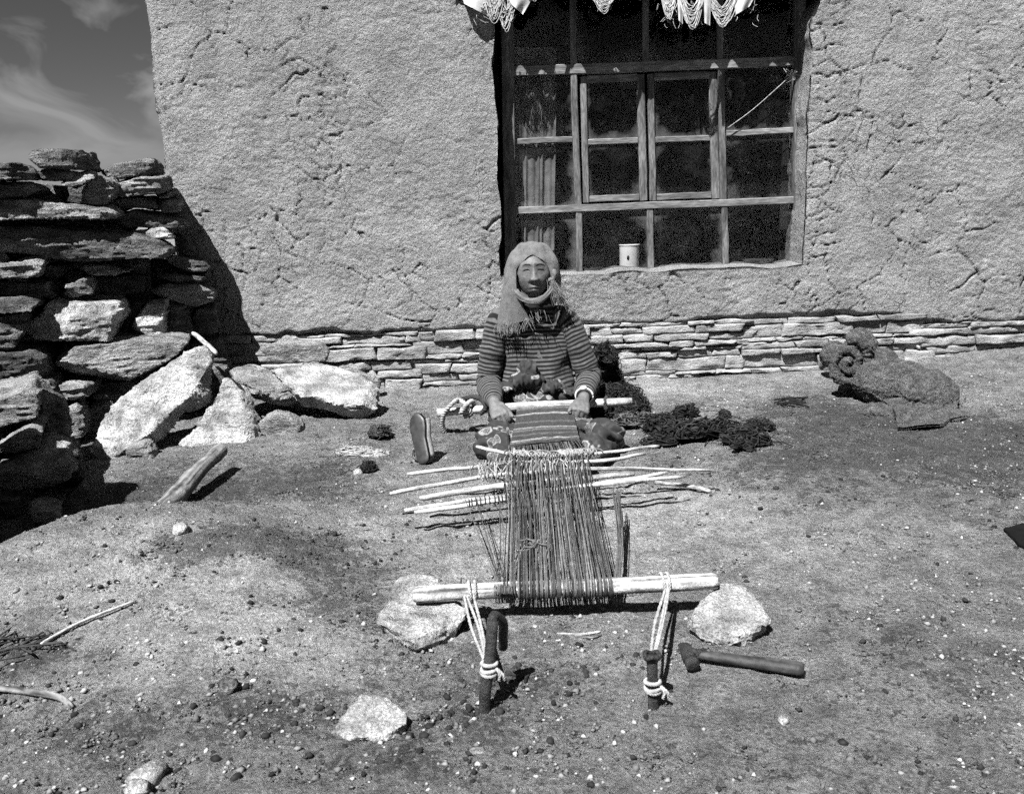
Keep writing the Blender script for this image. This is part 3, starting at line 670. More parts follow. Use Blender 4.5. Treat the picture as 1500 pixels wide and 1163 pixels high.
# stones round the loom
A, n = planeh((560, 905, .05), (680, 895, .055), (625, 842, .075))
loose('stone', 'angular pale stone holding up one end of the loom beam', [(546,906),(556,890),(588,842),(622,838),(650,850),(690,885),(684,912),(632,948),(600,935)], (A, n), .10, 509, 'stone_pale', push=(0, .35, -1), shrink=.9, strat=.004, amp=.008, ledge=.012, vox=.008)
A, n = planeh((1010, 905, .05), (1120, 915, .04), (1070, 850, .075))
loose('stone', 'pale fan shaped stone near the hammer, under the other beam end', [(996,893),(1012,868),(1060,850),(1088,852),(1116,880),(1134,915),(1100,934),(1062,940),(1024,922)], (A, n), .09, 510, 'stone_pale', push=(0, .35, -1), shrink=.85, strat=.006, amp=.008, ledge=.014, vox=.008)
A, n = planeh((490, 1060, .02), (605, 1062, .02), (550, 1008, .05))
loose('stone', 'triangular pale stone lying alone on the gravel', [(482,1066),(498,1045),(540,1006),(560,1010),(598,1040),(607,1062),(560,1078),(498,1082)], (A, n), .06, 511, 'stone_pale', push=(0, .3, -1), shrink=.85, strat=.004, amp=.006, vox=.006, ledge=.009)
q_ = G(265, 775)
def pebble(c, r, seed, m, flat=.65):
    mb = MB(); mb.ellipsoid((0, 0, 0), (1, 1, 1), None, 14, 9); me = mb.mesh('stone'); co = get_co(me)
    co *= (1 + .28*fbm(co + seed, 1.3, 3, seed % 40))[:, None]; a = seed*1.7; rt = np.array([[math.cos(a), -math.sin(a), 0], [math.sin(a), math.cos(a), 0], [0, 0, 1]])
    co = (co*np.array([1.15, .85, flat])*r) @ rt.T; set_co(me, co); o = obj('stone', me, m); o.location = (c[0], c[1], c[2]+r*flat*.35); return o
def peb(px, py, r, seed, m, label):
    return tag(pebble(G(px, py), r, seed, m), label, 'stone')
peb(267, 778, .032, 3, 'stone_pale', 'fist sized pale stone at the end of the wooden pole')
peb(334, 1008, .024, 5, 'stone_dark', 'dark flat stone alone on the pale earth')
peb(218, 1140, .03, 6, 'stone_pale', 'oval white stone in the coarse gravel'); peb(203, 1157, .024, 9, 'stone_pale', 'smaller white stone touching the oval one in the gravel')
peb(700, 1102, .014, 11, 'stone', 'grey pebble beside the black droppings'); peb(1147, 1055, .013, 12, 'stone_pale', 'pale chip of stone away from the hammer')
peb(525, 693, .022, 14, 'stone_pale', 'small white pebble against the dark tuft of wool')

# gravel and droppings, too many and too small to count
def scatter(name, label, n, seed, m, size, dens, flat=.6, tone=(.5, 1.6), cat='gravel'):
    rs_ = np.random.RandomState(seed); ico = np.array([(1,0,0),(-1,0,0),(0,1,0),(0,-1,0),(0,0,1),(0,0,-1)], float)
    tri = np.array([(0,2,4),(2,1,4),(1,3,4),(3,0,4),(2,0,5),(1,2,5),(3,1,5),(0,3,5)])
    # one subdivision -> 32 triangles, 18 vertices
    ed = {}; v = list(ico); f2 = []
    def mid(a, b_):
        k = (min(a, b_), max(a, b_))
        if k not in ed: p_ = (v[a]+v[b_]); v.append(p_/np.linalg.norm(p_)); ed[k] = len(v)-1
        return ed[k]
    if cat != 'droppings': f2 = [tuple(q_) for q_ in tri]
    else:
      for a, b_, c in tri: ab, bc, ca = mid(a, b_), mid(b_, c), mid(c, a); f2 += [(a, ab, ca), (ab, b_, bc), (ca, bc, c), (ab, bc, ca)]
    v = np.array(v); f2 = np.array(f2); pos = dens(rs_, n); n = len(pos)
    sz = size[0]*(size[1]/size[0])**(rs_.rand(n)**2.0)
    V = np.repeat(v[None], n, 0) * (1 + .28*rs_.normal(size=(n, len(v)))[..., None]*(1.0 if cat != 'droppings' else .6))
    V *= np.stack([rs_.uniform(.7, 1.3, n), rs_.uniform(.7, 1.2, n), np.full(n, flat)*rs_.uniform(.6, 1.2, n)], -1)[:, None]*sz[:, None, None]
    an = rs_.rand(n)*6.28; c, s = np.cos(an), np.sin(an); X = V[..., 0]*c[:, None]-V[..., 1]*s[:, None]; Y = V[..., 0]*s[:, None]+V[..., 1]*c[:, None]
    zb = gz(pos[:, 0], pos[:, 1]) - .002
    V = np.stack([X+pos[:, 0:1], Y+pos[:, 1:2], V[..., 2]+(zb+sz*flat*.35)[:, None]], -1).reshape(-1, 3)
    F_ = (f2[None] + (np.arange(n)*len(v))[:, None, None]).reshape(-1, 3)
    me = np_mesh(name, V, F_, smooth=(cat == 'droppings')); tone_attr(me, 'tone', np.repeat(tone[0]+(tone[1]-tone[0])*rs_.rand(n)**(3.2 if cat == 'gravel' else 1.6), len(v)))
    o = obj(name, me, m); tag(o, label, cat, None, 'stuff'); return o
def d_grav(rs_, n):
    p_ = np.stack([rs_.uniform(-2.2, 2.8, n*3), 1.25 + 3.5*rs_.rand(n*3)**1.7], -1)
    k = .35 + .9*fbm(col3(p_[:, 0], p_[:, 1]), 1.7, 3, 8); k += .4*(p_[:, 1] < 2.1); keep = rs_.rand(len(p_)) < np.clip(k, .06, 1)
    return p_[keep][:n]
scatter('gravel', 'fine grey gravel and chips strewn over the yard', 30000, 1, 'gravel', (.0018, .0088), d_grav, .65, (.35, 1.5))
def d_chaff(rs_, n):
    p_ = np.stack([rs_.uniform(-2.2, 2.9, n*4), 1.25 + 3.6*rs_.rand(n*4)**1.5], -1); i_ = np.clip(np.searchsorted(gx, p_[:, 0]), 0, len(gx)-1); k_ = np.clip(np.searchsorted(gy, p_[:, 1]), 0, len(gy)-1)
    d_ = lit.reshape(len(gx), len(gy))[i_, k_]; d_ = np.clip(d_ + .25*fbm(col3(p_[:, 0], p_[:, 1]), 7, 3, 77), .03, 1); return p_[rs_.rand(len(p_)) < d_][:n]
scatter('dung_litter', 'dark trampled dung and chaff littering the yard', 32000, 7, 'chaff', (.002, .0068), d_chaff, .45, (.12, .75), cat='litter')
cl = [(760, 985, .05, 22), (700, 1045, .05, 18), (640, 1060, .12, 22), (660, 1115, .10, 18), (850, 985, .05, 12), (900, 975, .10, 10), (560, 1090, .12, 12), (830, 1010, .04, 8), (690, 770, .15, 12), (480, 780, .2, 26), (380, 1050, .18, 22), (260, 1110, .16, 22), (520, 920, .2, 16), (420, 900, .2, 16), (100, 1060, .22, 22), (1000, 1080, .3, 16), (1250, 950, .4, 14), (1150, 720, .4, 22), (420, 990, .12, 8), (1050, 690, .2, 14), (200, 850, .25, 16), (330, 740, .25, 20), (560, 800, .15, 10), (1350, 780, .4, 12)]
def d_drop(rs_, n):
    o_ = []
    for a, c, r, k in cl: g_ = G(a, c); o_.append(g_[:2] + rs_.normal(size=(k, 2))*r*.6)
    p_ = np.vstack(o_); return p_[(p_[:, 1] > 1.2) & (p_[:, 1] < 4.6)]
scatter('droppings', 'round black animal droppings scattered over the yard', 0, 2, 'droppings', (.0055, .0095), d_drop, .85, cat='droppings')
# ================================================================ LOOM
def gp(px, py, h):
    """point seen at a pixel, h above the ground"""
    return G(px, py, h)
loom = thing('backstrap_loom', 'low backstrap loom with a striped band and pale rods', 'loom', (.12, 3.0, 0))
def rod(name, pix, r, m='wood_rod', parent=loom, seg=10, seed=0, tone=1.0, n=26):
    pts = spline([gp(*q_) for q_ in pix], n); rs_ = np.random.RandomState(seed)
    pts = pts + .0038*np.stack([fbm(pts*1.0, 6, 3, seed), fbm(pts, 6, 3, seed+1), fbm(pts, 7, 3, seed+2)], -1)
    rr = (np.linspace(r[0], r[1], n) if isinstance(r, tuple) else np.full(n, r)); rr = rr*(1 + .08*fbm(pts, 16, 2, seed+5)); rr[0] *= .75; rr[-1] *= .75
    mb = MB(); tn = tone*grain(n, seg, seed+8, .7, .95, 2.0, 6); mb.tube(pts, rr*.88, seg, tn); return mb.build(name, m, parent), pts
def z2(zx, zy): return (540+zx/2.778, 560+zy/2.778)
def zr(*pts): return [(*z2(a, c), h) for a, c, h in pts]
# front beam, breast beam
fb_pts = spline([gp(606, 871, .075), gp(740, 864, .082), gp(900, 858, .085), gp(1050, 851, .088)], 30)
def grain(n, seg, seed, amp=.55, base=1.0, fa=3.0, fl=7.0):
    i_, k_ = np.meshgrid(np.arange(n), np.arange(seg), indexing='ij'); a = 2*math.pi*k_.ravel()/seg
    p_ = col3(np.cos(a)*fa*2, np.sin(a)*fa*2, i_.ravel()/n*fl); return np.clip(base*(1+amp*fbm(p_, 1, 4, seed, .65)), .15, 1.5)
fb_pts = spline(fb_pts, 60); mb = MB(); rr = .0215*(1+.10*fbm(fb_pts, 6, 3, 4)); rr[0] *= .8; rr[-1] *= .85
mb.tube(fb_pts, rr, 28, grain(60, 28, 3, 1.0, .95, 4.0, 5.0)); fbeam = mb.build('front_beam', 'wood_rod', loom)
bb_pts = spline([P(641, 605, 3.93), P(700, 600, 3.91), P(790, 594, 3.90), P(925, 588, 3.93)], 26)
mb = MB(); mb.tube(bb_pts, .0185*(1+.08*fbm(bb_pts, 8, 2, 3)), 20, grain(26, 20, 5)); mb.build('breast_beam', 'wood_rod', loom)
rods = [
 (zr((440,262,.150),(600,298,.145),(760,306,.14)), .0075, 1, 1.0),
 (zr((720,304,.138),(930,290,.135),(1180,258,.13)), .0078, 2, 1.0),
 (zr((160,378,.105),(400,348,.12),(570,325,.13),(930,318,.13),(1125,288,.12)), .0085, 3, 1.0),
 (zr((84,455,.09),(330,408,.105),(560,376,.118),(970,350,.118),(1390,360,.08)), .0088, 4, 1.05),
 (zr((205,470,.085),(600,418,.10),(1080,372,.10)), .0125, 5, .95),
 (zr((147,520,.075),(500,470,.095),(1000,405,.108),(1215,370,.11)), .0085, 6, 1.1),
 (zr((190,530,.072),(650,460,.098),(1000,408,.112),(1280,385,.105)), .0088, 7, 1.1),
]
RP = []
for pix, r, sd, tn in rods: RP.append(rod('heddle_rod' if sd in (1, 2, 3, 4) else 'lease_rod', pix, (r, r*.85), seed=sd, tone=tn)[1])
rod('spare_rod', zr((1165,405,.03),(1280,415,.02),(1395,440,.008)), (.008, .009), seed=19, tone=.75)
# woven band and warp: path of the loom from breast beam to front beam
ctr = [(bb_pts[13] + np.array([.02, 0, .019])), P(798, 612, 3.80), P(800, 634, 3.55), P(802, 652, 3.30)]
def zof(pt, z): q_ = pt.copy(); q_[2] = z; return q_
# edges of the cloth from the photograph, laid at sensible heights
edL = [P(757, 598, 3.90), P(755, 616, 3.74), P(750, 638, 3.52), P(746, 655, 3.36)]
edR = [P(840, 592, 3.90), P(842, 612, 3.74), P(846, 632, 3.52), P(850, 645, 3.36)]
nl = 40; eL = spline(edL, nl); eR = spline(edR, nl)
pts = np.array([[eL[i]*(1-u)+eR[i]*u + np.array([0, 0, .006*math.sin(3.1416*u)]) for i in range(nl)] for u in np.linspace(0, 1, 24)])
ti = np.ones(nl)*1.0
for i in range(nl):
    s = i/(nl-1)
    for c, w_, tv in ((.20, .014, 6.5), (.55, .014, 5.0), (.59, .010, 2.6), (.84, .016, 7.0), (.90, .012, 3.6)):
        if abs(s-c) < w_: ti[i] = tv
    if .04 < s < .08 or .40 < s < .43 or .68 < s < .71: ti[i] = 2.2
pts = pts + .0025*fbm(pts.reshape(-1, 3), 40, 3, 3).reshape(24, nl)[..., None]*np.array([0, 0, 1])
mb = MB(); mb.grid(pts, np.tile(ti, 24)); back = pts.copy(); back[..., 2] -= .004; mb.grid(back[:, ::-1], np.tile(ti, 24)*.6)
mb.build('woven_band', 'cloth_band', loom)
# warp threads
rs = np.random.RandomState(5); mb = MB(); NT = 126
def rod_pt(k, u):
    pth = RP[k]; i = np.argmin(np.abs((pth[:, 0]) - u)); return pth[i]
for k in range(NT):
    u = (k+.5)/NT + rs.normal()*.004; a = eL[-1]*(1-u)+eR[-1]*u
    # width at the front beam
    bl, br = gp(738, 863, .08), gp(897, 857, .085)
    ex = bl[0]*(1-u)+br[0]*u + rs.normal()*.003; e = np.array([ex, np.interp(ex, fb_pts[:, 0], fb_pts[:, 1]), np.interp(ex, fb_pts[:, 0], fb_pts[:, 2])]); tn = rs.choice([.2, .4, .65, .95, 1.3], p=[.22, .23, .25, .18, .12])
    xm = a[0] + (e[0]-a[0])*.35; sgn = 1 if k % 2 else -1
    m1 = np.array([a[0]+(e[0]-a[0])*.2 + .004*rs.normal(), 3.06, .150+.006*sgn]); m2 = np.array([xm + .005*rs.normal() - .02*(1-u)*rs.rand(), 2.86, .122+.010*sgn])
    m3 = np.array([a[0]+(e[0]-a[0])*.55 + .004*rs.normal(), 2.58, .112+.003*rs.normal()])
    top = e + np.array([0, .004, .024]); 
    path = list(spline([a + np.array([0, .03, .002]), a, m1, m2, m3, top], 22))
    for an in (60, 105, 150, 195, 235): path.append(e + .0262*np.array([0, -math.sin(math.radians(an-20)), math.cos(math.radians(an-20))]))
    if rs.rand() < .6: path.append(path[-1] + np.array([rs.normal()*.003, .0, -.006-.02*rs.rand()]))
    mb.tube(path, 0.00125*rs.uniform(.8, 1.3), 4, tn, caps=False)
for k in range(34):      # slack threads that stray off the left edge
    k = k/34*12; u = k/11; k = int(k);  st = RP[5 if k % 2 else 6]; i0_ = int(8+4*u); q0 = st[min(i0_ - 2, len(st)-1)] if k < 4 else st[min(9+k//3, 25)]
    e = gp(726+2.6*k+rs.normal()*2, 866, .08); mid_ = (q0+e)/2 + np.array([.02*rs.rand(), 0, -.025*rs.rand()-.005])
    mb.tube(spline([q0 + np.array([0, 0, .008]), mid_, e + np.array([0, 0, .022]), e+np.array([0, -.024, .0]), e + np.array([.002, -.005, -.03])], 12), .0011, 4, rs.uniform(.2, .9), caps=False)
for k in range(14):       # and off the right edge
    q0 = gp(897+rs.uniform(0, 12), 720+rs.uniform(-10, 15), .11); e = gp(900+rs.uniform(-4, 8), 860, .06)
    mb.tube(spline([q0, (q0+e)/2+np.array([.01, 0, -.02]), e, e+np.array([0, -.02, -.04])], 10), .0014, 4, rs.uniform(.25, .8), caps=False)
wq = mb.build('warp', 'warp', loom); wq['kind'] = 'stuff'
kn = MB(); c0 = gp(783, 803, .105)
for k in range(9): kn.tube(c0 + .022*np.cumsum(rs.normal(size=(9, 3))*.45, 0)*np.array([1, 1, .2]) + np.array([0, 0, .012]), .0022, 5, rs.uniform(.4, 1))
kn.build('knotted_end', 'warp', loom)
# heddle loops: pale string spun round the rods
mb = MB()
def coil(path, i0_, i1_, turns, r, rr=.0021, jit=.25):
    n = turns*10; seg_ = np.array([path[i0_] + (path[i1_]-path[i0_])*t for t in np.linspace(0, 1, n)])
    idx_ = np.linspace(i0_, i1_, n); seg_ = np.array([path[int(i)]*(1-(i-int(i)))+path[min(int(i)+1, len(path)-1)]*(i-int(i)) for i in idx_])
    ax = path[i1_]-path[i0_]; ax /= np.linalg.norm(ax); u = np.cross(ax, (0, 0, 1)); u /= np.linalg.norm(u); v = np.cross(u, ax)
    an = np.linspace(0, turns*2*math.pi, n); ra = r*(1+jit*fbm(col3(an*.7), 1, 2, i0_)); p_ = seg_ + u*(np.cos(an)*ra*1.5)[:, None] + v*(np.sin(an)*ra)[:, None]
    mb.tube(p_, rr*.85, 5, rs.uniform(.45, .9, n), caps=False)
coil(RP[0], 9, 25, 16, .011); coil(RP[1], 1, 13, 14, .012); xi = lambda pth, x_: int(np.argmin(np.abs(pth[:, 0]-x_))); coil(RP[2], xi(RP[2], -.12), xi(RP[2], .2), 16, .014, jit=.5); coil(RP[3], xi(RP[3], -.12), xi(RP[3], .22), 18, .014, jit=.5)
for k in range(80):      # loose loops hanging between the rods
    xq = rs.uniform(-.13, .24); ax_ = lambda pth, x_: np.array([np.interp(x_, pth[:, 0], pth[:, q_]) for q_ in range(3)])
    q0 = ax_(RP[2], xq) + rs.normal(size=3)*np.array([.012, .01, .003]); q1 = ax_(RP[3], xq-.01) + rs.normal(size=3)*np.array([.015, .01, .003])
    lift = rs.uniform(.004, .022); side = rs.normal()*.014
    mb.tube(spline([q0, (q0*.7+q1*.3)+np.array([side, 0, lift]), (q0*.3+q1*.7)+np.array([side*.6, 0, lift*.8]), q1+np.array([0, -.008, -.002])], 9), .0018, 5, rs.uniform(.45, .95), caps=False)
for k in range(60):      # small loops over the first rods
    t = rs.rand(); pth = RP[0] if t < .5 else RP[1]; c = pth[int((12+12*rs.rand()) if t < .5 else 12*rs.rand())]; a = np.linspace(0, 5.5, 9); r_ = rs.uniform(.01, .02); sx = rs.normal()*.5
    mb.tube(c + np.stack([np.sin(a)*r_*sx+.004*a*rs.normal(), -np.cos(a)*r_*1.2, np.sin(a*.5)*r_*.7+.006], -1), .0018, 5, rs.uniform(.45, .95), caps=False)
lp = mb.build('heddle_loops', 'yarn_pale', loom); lp['kind'] = 'stuff'
mb = MB()               # dark lashings round the two lowest rods
for k in range(30):
    xq = -.16+.40*k/29; c2 = (ax_(RP[5], xq)+ax_(RP[6], xq))/2; a = np.linspace(0, 6.6, 10)
    mb.tube(c2 + np.stack([.006*np.sin(a*.5)+.003*rs.normal()*np.ones(10), np.cos(a)*.024, np.sin(a)*.012], -1), .0015, 5, rs.uniform(.15, .5), caps=False)
lz2 = mb.build('lashings', 'warp', loom); lz2['kind'] = 'stuff'

# ropes on the breast beam, left end
mb = MB()
def braid(path, r, turns, tone=1.0):
    n = len(path)
    t_ = np.gradient(path, axis=0); t_ /= np.linalg.norm(t_, axis=1)[:, None]
    for ph in (0, 2.09, 4.19):
        an = np.linspace(0, turns*6.283, n)+ph; u = np.cross(t_, (0.3, .2, .93)); u /= np.linalg.norm(u, axis=1)[:, None]; v = np.cross(t_, u)
        mb.tube(path + u*(np.cos(an)*r)[:, None] + v*(np.sin(an)*r)[:, None], r*.95, 6, tone)
braid(spline([P(652, 634, 3.95), P(648, 620, 3.93), P(652, 604, 3.90), P(664, 590, 3.88), P(672, 586, 3.93), P(682, 592, 3.89), P(690, 606, 3.90), P(680, 610, 3.93)], 60), .006, 10)
braid(spline([P(676, 604, 3.885), P(684, 592, 3.88), P(692, 588, 3.91), P(694, 600, 3.945), P(686, 610, 3.93)], 40), .006, 6)
mb.build('tie_rope', 'rope', loom)
mb = MB(); braid(spline([P(668, 588, 3.95), P(690, 582, 3.96), P(704, 584, 3.93), P(712, 596, 3.89), P(704, 606, 3.9)], 40), .007, 6, .25); mb.build('dark_tie_cord', 'warp', loom); mb = MB(); braid(spline([P(888, 600, 3.905), P(886, 588, 3.91), P(889, 582, 3.95)], 12), .006, 3, .3); mb.build('dark_tie_cord', 'warp', loom)

# stakes and ropes that anchor the front beam
def stake_thing(name, label, pts, r, m, loc):
    t_ = thing(name, label, 'stake', loc); return t_
bl = G(711, 1040); tl = P(722, 908, bl[1]+.035)
stk = thing('hooked_stake', 'dark hooked iron stake tied to the left half of the loom beam with pale rope', 'stake', bl)
mb = MB(); tl2 = P(737, 912, tl[1]+.03); tl3 = P(737, 948, tl[1]+.06)
mb.tube(spline([bl - np.array([0, 0, .06]), bl + np.array([0, 0, .03]), (bl+tl)/2, tl, ], 14), .0125, 12); mb.build('shaft', 'iron', stk)
mb = MB(); mb.tube(spline([tl - (tl-bl)*.06, tl+np.array([.002, .004, .008]), (tl+tl2)/2+np.array([0, 0, .010]), tl2, (tl2+tl3)/2, tl3], 18), .0105, 12); mb.build('hook', 'iron', stk)
br_ = G(957, 1035); tr_ = P(955, 962, br_[1]+.01)
stk2 = thing('iron_stake', 'short iron stake with a mushroomed top tied to the beam near the hammer', 'stake', br_)
mb = MB(); mb.tube(spline([br_ - np.array([0, 0, .06]), br_, (br_+tr_)/2, tr_], 12), .0115, 12); mb.build('shaft', 'iron', stk2)
mb = MB(); an = np.linspace(0, 6.283, 25); mb.tube(np.stack([tr_[0]+.015*np.cos(an), tr_[1]+.015*np.sin(an), tr_[2]+.004+.003*np.sin(3*an)], -1), .005, 8); mb.tube([tr_-np.array([0, 0, .012]), tr_+np.array([0, 0, .004])], [.012, .015], 14); mb.build('mushroomed_top', 'iron', stk2)
def twist(mb, path, R, pitch=.016):
    """three-strand rope along a path"""
    path = spline(path, max(24, int(len(path)*3))); t_ = np.gradient(path, axis=0); t_ /= np.linalg.norm(t_, axis=1)[:, None]+1e-9
    L_ = np.concatenate([[0], np.cumsum(np.linalg.norm(np.diff(path, axis=0), axis=1))]); u = np.cross(t_, (.31, .22, .92)); u /= np.linalg.norm(u, axis=1)[:, None]+1e-9; v = np.cross(t_, u)
    for ph in (0, 2.094, 4.189):
        an = L_/pitch*6.283+ph; mb.tube(path + u*(np.cos(an)*R*.55)[:, None] + v*(np.sin(an)*R*.55)[:, None], R*.6, 6)
def rope_anchor(beam_px, stake_base, stake_top, fr, parent, spread):
    mb = MB(); rr_ = np.random.RandomState(int(beam_px))
    i_ = np.argmin(np.abs(fb_pts[:, 0]-G(beam_px, 862, .08)[0])); bp = fb_pts[i_]
    wr = stake_base + (stake_top-stake_base)*fr
    for s_ in (-1, .6):     # turns round the beam
        an = np.linspace(-1.2, 4.4, 22); twist(mb, np.stack([bp[0]+s_*.007+.003*np.sin(an+s_), bp[1]-np.sin(an)*.0265, bp[2]+np.cos(an)*.0265], -1), .0038)
    for s_ in spread:      # strands from the beam down to the stake
        a = bp + np.array([s_[0], -.028, -.004]); c = wr + np.array([s_[1], .012, .012+s_[2]])
        twist(mb, spline([a+np.array([0, .02, .022]), a, (a+c)/2 + np.array([rr_.normal()*.004, 0, -.006*rr_.rand()]), c], 16), .0036)
    for k in range(3):     # turns round the stake
        an = np.linspace(0, 6.6, 22); h = -.015+.0095*k+rr_.normal()*.002
        ax = (stake_top-stake_base)/np.linalg.norm(stake_top-stake_base)
        twist(mb, wr + np.outer(h + .003*np.sin(an*.5+k*1.7), ax) + np.stack([.0152*np.cos(an), .0152*np.sin(an), .003*np.sin(an+k*2)], -1), .0042)
    for k in range(2): twist(mb, spline([wr+np.array([.012, -.008, .0]), wr+np.array([.022+.006*k, -.014, -.014]), wr+np.array([.02+.012*k, -.012, -.03])], 8), .003)
    return mb.build('anchor_rope', 'rope', parent)
rope_anchor(690, bl, tl, .5, stk, ((-.012, -.008, 0), (.004, -.004, .004), (-.02, -.012, -.004)))
rope_anchor(972, br_, tr_, .48, stk2, ((-.006, -.004, .03), (.004, .003, .03), (0, 0, .026)))
mb = MB(); mb.tube(spline([gp(676, 846, .11), gp(674, 865, .085), gp(684, 888, .06), gp(694, 905, .04)], 14), .0025, 6, .4); mb.build('thin_cord', 'warp', stk)

# ---------------------------------------------------------------- hammer
hb = G(1005, 985); ham = thing('hammer', 'iron hammer with a worn dark wooden handle lying on the gravel', 'hammer', hb)
h0 = gp(1022, 958, .022); h1 = gp(1178, 980, .017)
mb = MB(); pth = spline([h0, h0*.7+h1*.3, h0*.35+h1*.65, h1], 20)
rr = np.interp(np.linspace(0, 1, 20), [0, .12, .3, .7, .97, 1], [.011, .0115, .013, .0165, .0175, .013]); mb.tube(pth, np.stack([rr*.85, rr*1.1], -1), 14, grain(20, 14, 4, .7, 1.0, 2.5, 4), flat=(0, 0, 1)); mb.build('handle', 'wood_handle', ham)
mb = MB(); c = h0 + np.array([-.022, .0, .0]); d = np.array([.05, -1, -.05]); d /= np.linalg.norm(d)
st_ = [(-.044, .005, .014), (-.040, .008, .0145), (-.022, .0135, .015), (-.012, .016, .016), (.012, .016, .016), (.018, .0125, .0125), (.026, .0125, .0125), (.028, .0165, .0165), (.042, .0165, .0165), (.045, .0135, .0135)]
mb.tube([c + d*s[0] for s in st_], np.array([(s[1], s[2]) for s in st_]), 12, flat=(0, 0, 1)); mb.build('head', 'iron', ham)
mb = MB(); mb.tube([c+np.array([-.014, 0, 0]), h0+np.array([.02, 0, 0])], [.0125, .0125], 10); mb.build('eye', 'iron', ham)

# ---------------------------------------------------------------- sticks and cords on the ground
def stick(name, label, pix, r, m, cat, seed=1, n=24, tone=1.0, seg=10):
    pts = spline([gp(*q_) for q_ in pix], n); pts = pts + .004*np.stack([fbm(pts, 9, 2, seed), fbm(pts, 9, 2, seed+1), .3*fbm(pts, 9, 2, seed+2)], -1)
    rr = np.interp(np.linspace(0, 1, n), np.linspace(0, 1, len(r)), r); rr = rr*(1+.12*fbm(pts, 14, 2, seed)); rr[0] *= .7; rr[-1] *= .7
    mb = MB(); mb.tube(pts, rr, seg, grain(n, seg, seed, .9, tone, 6, 4)); return tag(recentre(mb.build(name, m)), label, cat)
stick('wooden_pole', 'weathered bent wooden pole lying across the earth near the leaning slab', [(236,748,.035),(262,722,.05),(296,684,.085),(326,658,.10)], [.036, .037, .034, .028], 'wood_grey', 'pole', 3, 60, seg=30)
stick('twig', 'long thin pale twig on the earth bank', [(60,944,.006),(100,920,.007),(150,898,.01),(200,880,.006)], [.005, .004, .003], 'wood_rod', 'twig', 5)
stick('root', 'thick pale root half buried in the near gravel', [(-30,1004,.004),(30,1012,.008),(85,1020,.008),(106,1036,.002)], [.008, .008, .006], 'wood_grey', 'root', 7)
stick('twig', 'short white twig on bare earth between the stakes', [(814,928,.003),(850,929,.004),(880,924,.003)], [.003, .0035, .003], 'wood_rod', 'twig', 9)
stick('twig', 'curved grey twig lying against the short white twig', [(842,932,.003),(866,932,.004),(881,927,.003)], [.0025, .003, .0025], 'wood_grey', 'twig', 10)
stick('peg', 'small pale wooden peg behind the top of the large leaning slab', [(283,488,.42),(300,502,.42),(318,518,.40)], [.011, .011, .01], 'wood_rod', 'peg', 11)
mb = MB(); rs = np.random.RandomState(3)
for k in range(13):
    a = G(rs.uniform(-20, 75), 952+rs.normal()*9); mb.tube(spline([a, a+np.append(rs.normal(size=2)*.035, .012), a+np.append(rs.normal(size=2)*.06, .004)], 7), .0022, 5, rs.uniform(.5, 1.5))
tag(recentre(mb.build('dry_weed', 'plant')), 'tangle of dark dry weed beside the long thin twig', 'weed')
# ================================================================ CLOTH AND WOOL
rs = np.random.RandomState(21)
# valance under the lintel: pale cloth with looped fringe
val = thing('fringed_valance', 'white ragged valance with looped string fringe hanging over the window', 'valance', (.8, 4.93, 2.0))
VY = 4.93
def vpt(px, py, dy=0): return P(px, py, VY+dy)
xs = np.linspace(660, 1200, 150); rows_ = np.linspace(0, 1, 14); pts = np.zeros((150, 14, 3))
for i, a in enumerate(xs):
    low = -16 + 7*math.sin(a*.043+2*math.sin(a*.017)) + 6*math.sin(a*.021+1) + 5*math.sin(a*.11)*math.sin(a*.013)
    for k, v in enumerate(rows_):
        pts[i, k] = P(a, -120+v*(low+120), VY + .012*math.sin(a*.21)*(.3+v) + .01*math.sin(a*.07+v*3))
mb = MB(); mb.grid(pts); mb.build('pleated_cloth', 'valance', val)
def swag(x0, x1, y0, ydep, n, dy, jx=3):
    mb = MB()
    for k in range(n):
        f = k/max(1, n-1); a, c = x0+rs.normal()*jx+f*2, x1+rs.normal()*jx-f*2; dep = ydep*(.25+.75*f)+rs.normal()*2
        t = np.linspace(0, 1, 13); px = a+(c-a)*t + rs.normal()*1.0; py = y0 + (-14+rs.normal()*3)*(1-4*t*(1-t)) + (dep-y0)*4*t*(1-t)
        mb.tube([vpt(u, v, dy - .012*math.sin(3.14*q)+rs.normal()*.002) for u, v, q in zip(px, py, t)], .0019, 5, rs.uniform(.7, 1.15), caps=False)
    o = mb.build('fringe', 'valance_fibre', val); o['kind'] = 'stuff'
swag(967, 993, -18, 30, 16, -.02); swag(992, 1035, -16, 44, 24, -.03); swag(1034, 1082, -16, 40, 24, -.02); swag(864, 906, -18, 18, 16, -.02)
swag(712, 735, -10, 34, 12, -.03, 5); swag(728, 756, -12, 46, 14, -.02, 4); swag(700, 722, -12, 18, 8, -.02, 5); swag(760, 800, -40, -4, 14, -.01); swag(905, 965, -40, -6, 16, -.01); swag(1085, 1180, -44, -6, 14, -.01)
def scrap(poly, dy, fold):
    tl_, tr2, brr, bll = poly; m_ = 16; pts = np.zeros((m_, m_, 3))
    for i in range(m_):
        for k in range(m_):
            u, v = i/(m_-1), k/(m_-1); px = (tl_[0]*(1-u)+tr2[0]*u)*(1-v)+(bll[0]*(1-u)+brr[0]*u)*v; py = (tl_[1]*(1-u)+tr2[1]*u)*(1-v)+(bll[1]*(1-u)+brr[1]*u)*v
            pts[i, k] = vpt(px, py, dy + fold*math.sin(u*7+v*2)*v - .02*v*(1-u))
    mb = MB(); mb.grid(pts); mb.build('flat_scrap', 'valance', val)
scrap([(668, -30), (735, -20), (722, 28), (680, 6)], -.02, .012); scrap([(735, -25), (790, -20), (766, 22), (748, 6)], -.02, .012)
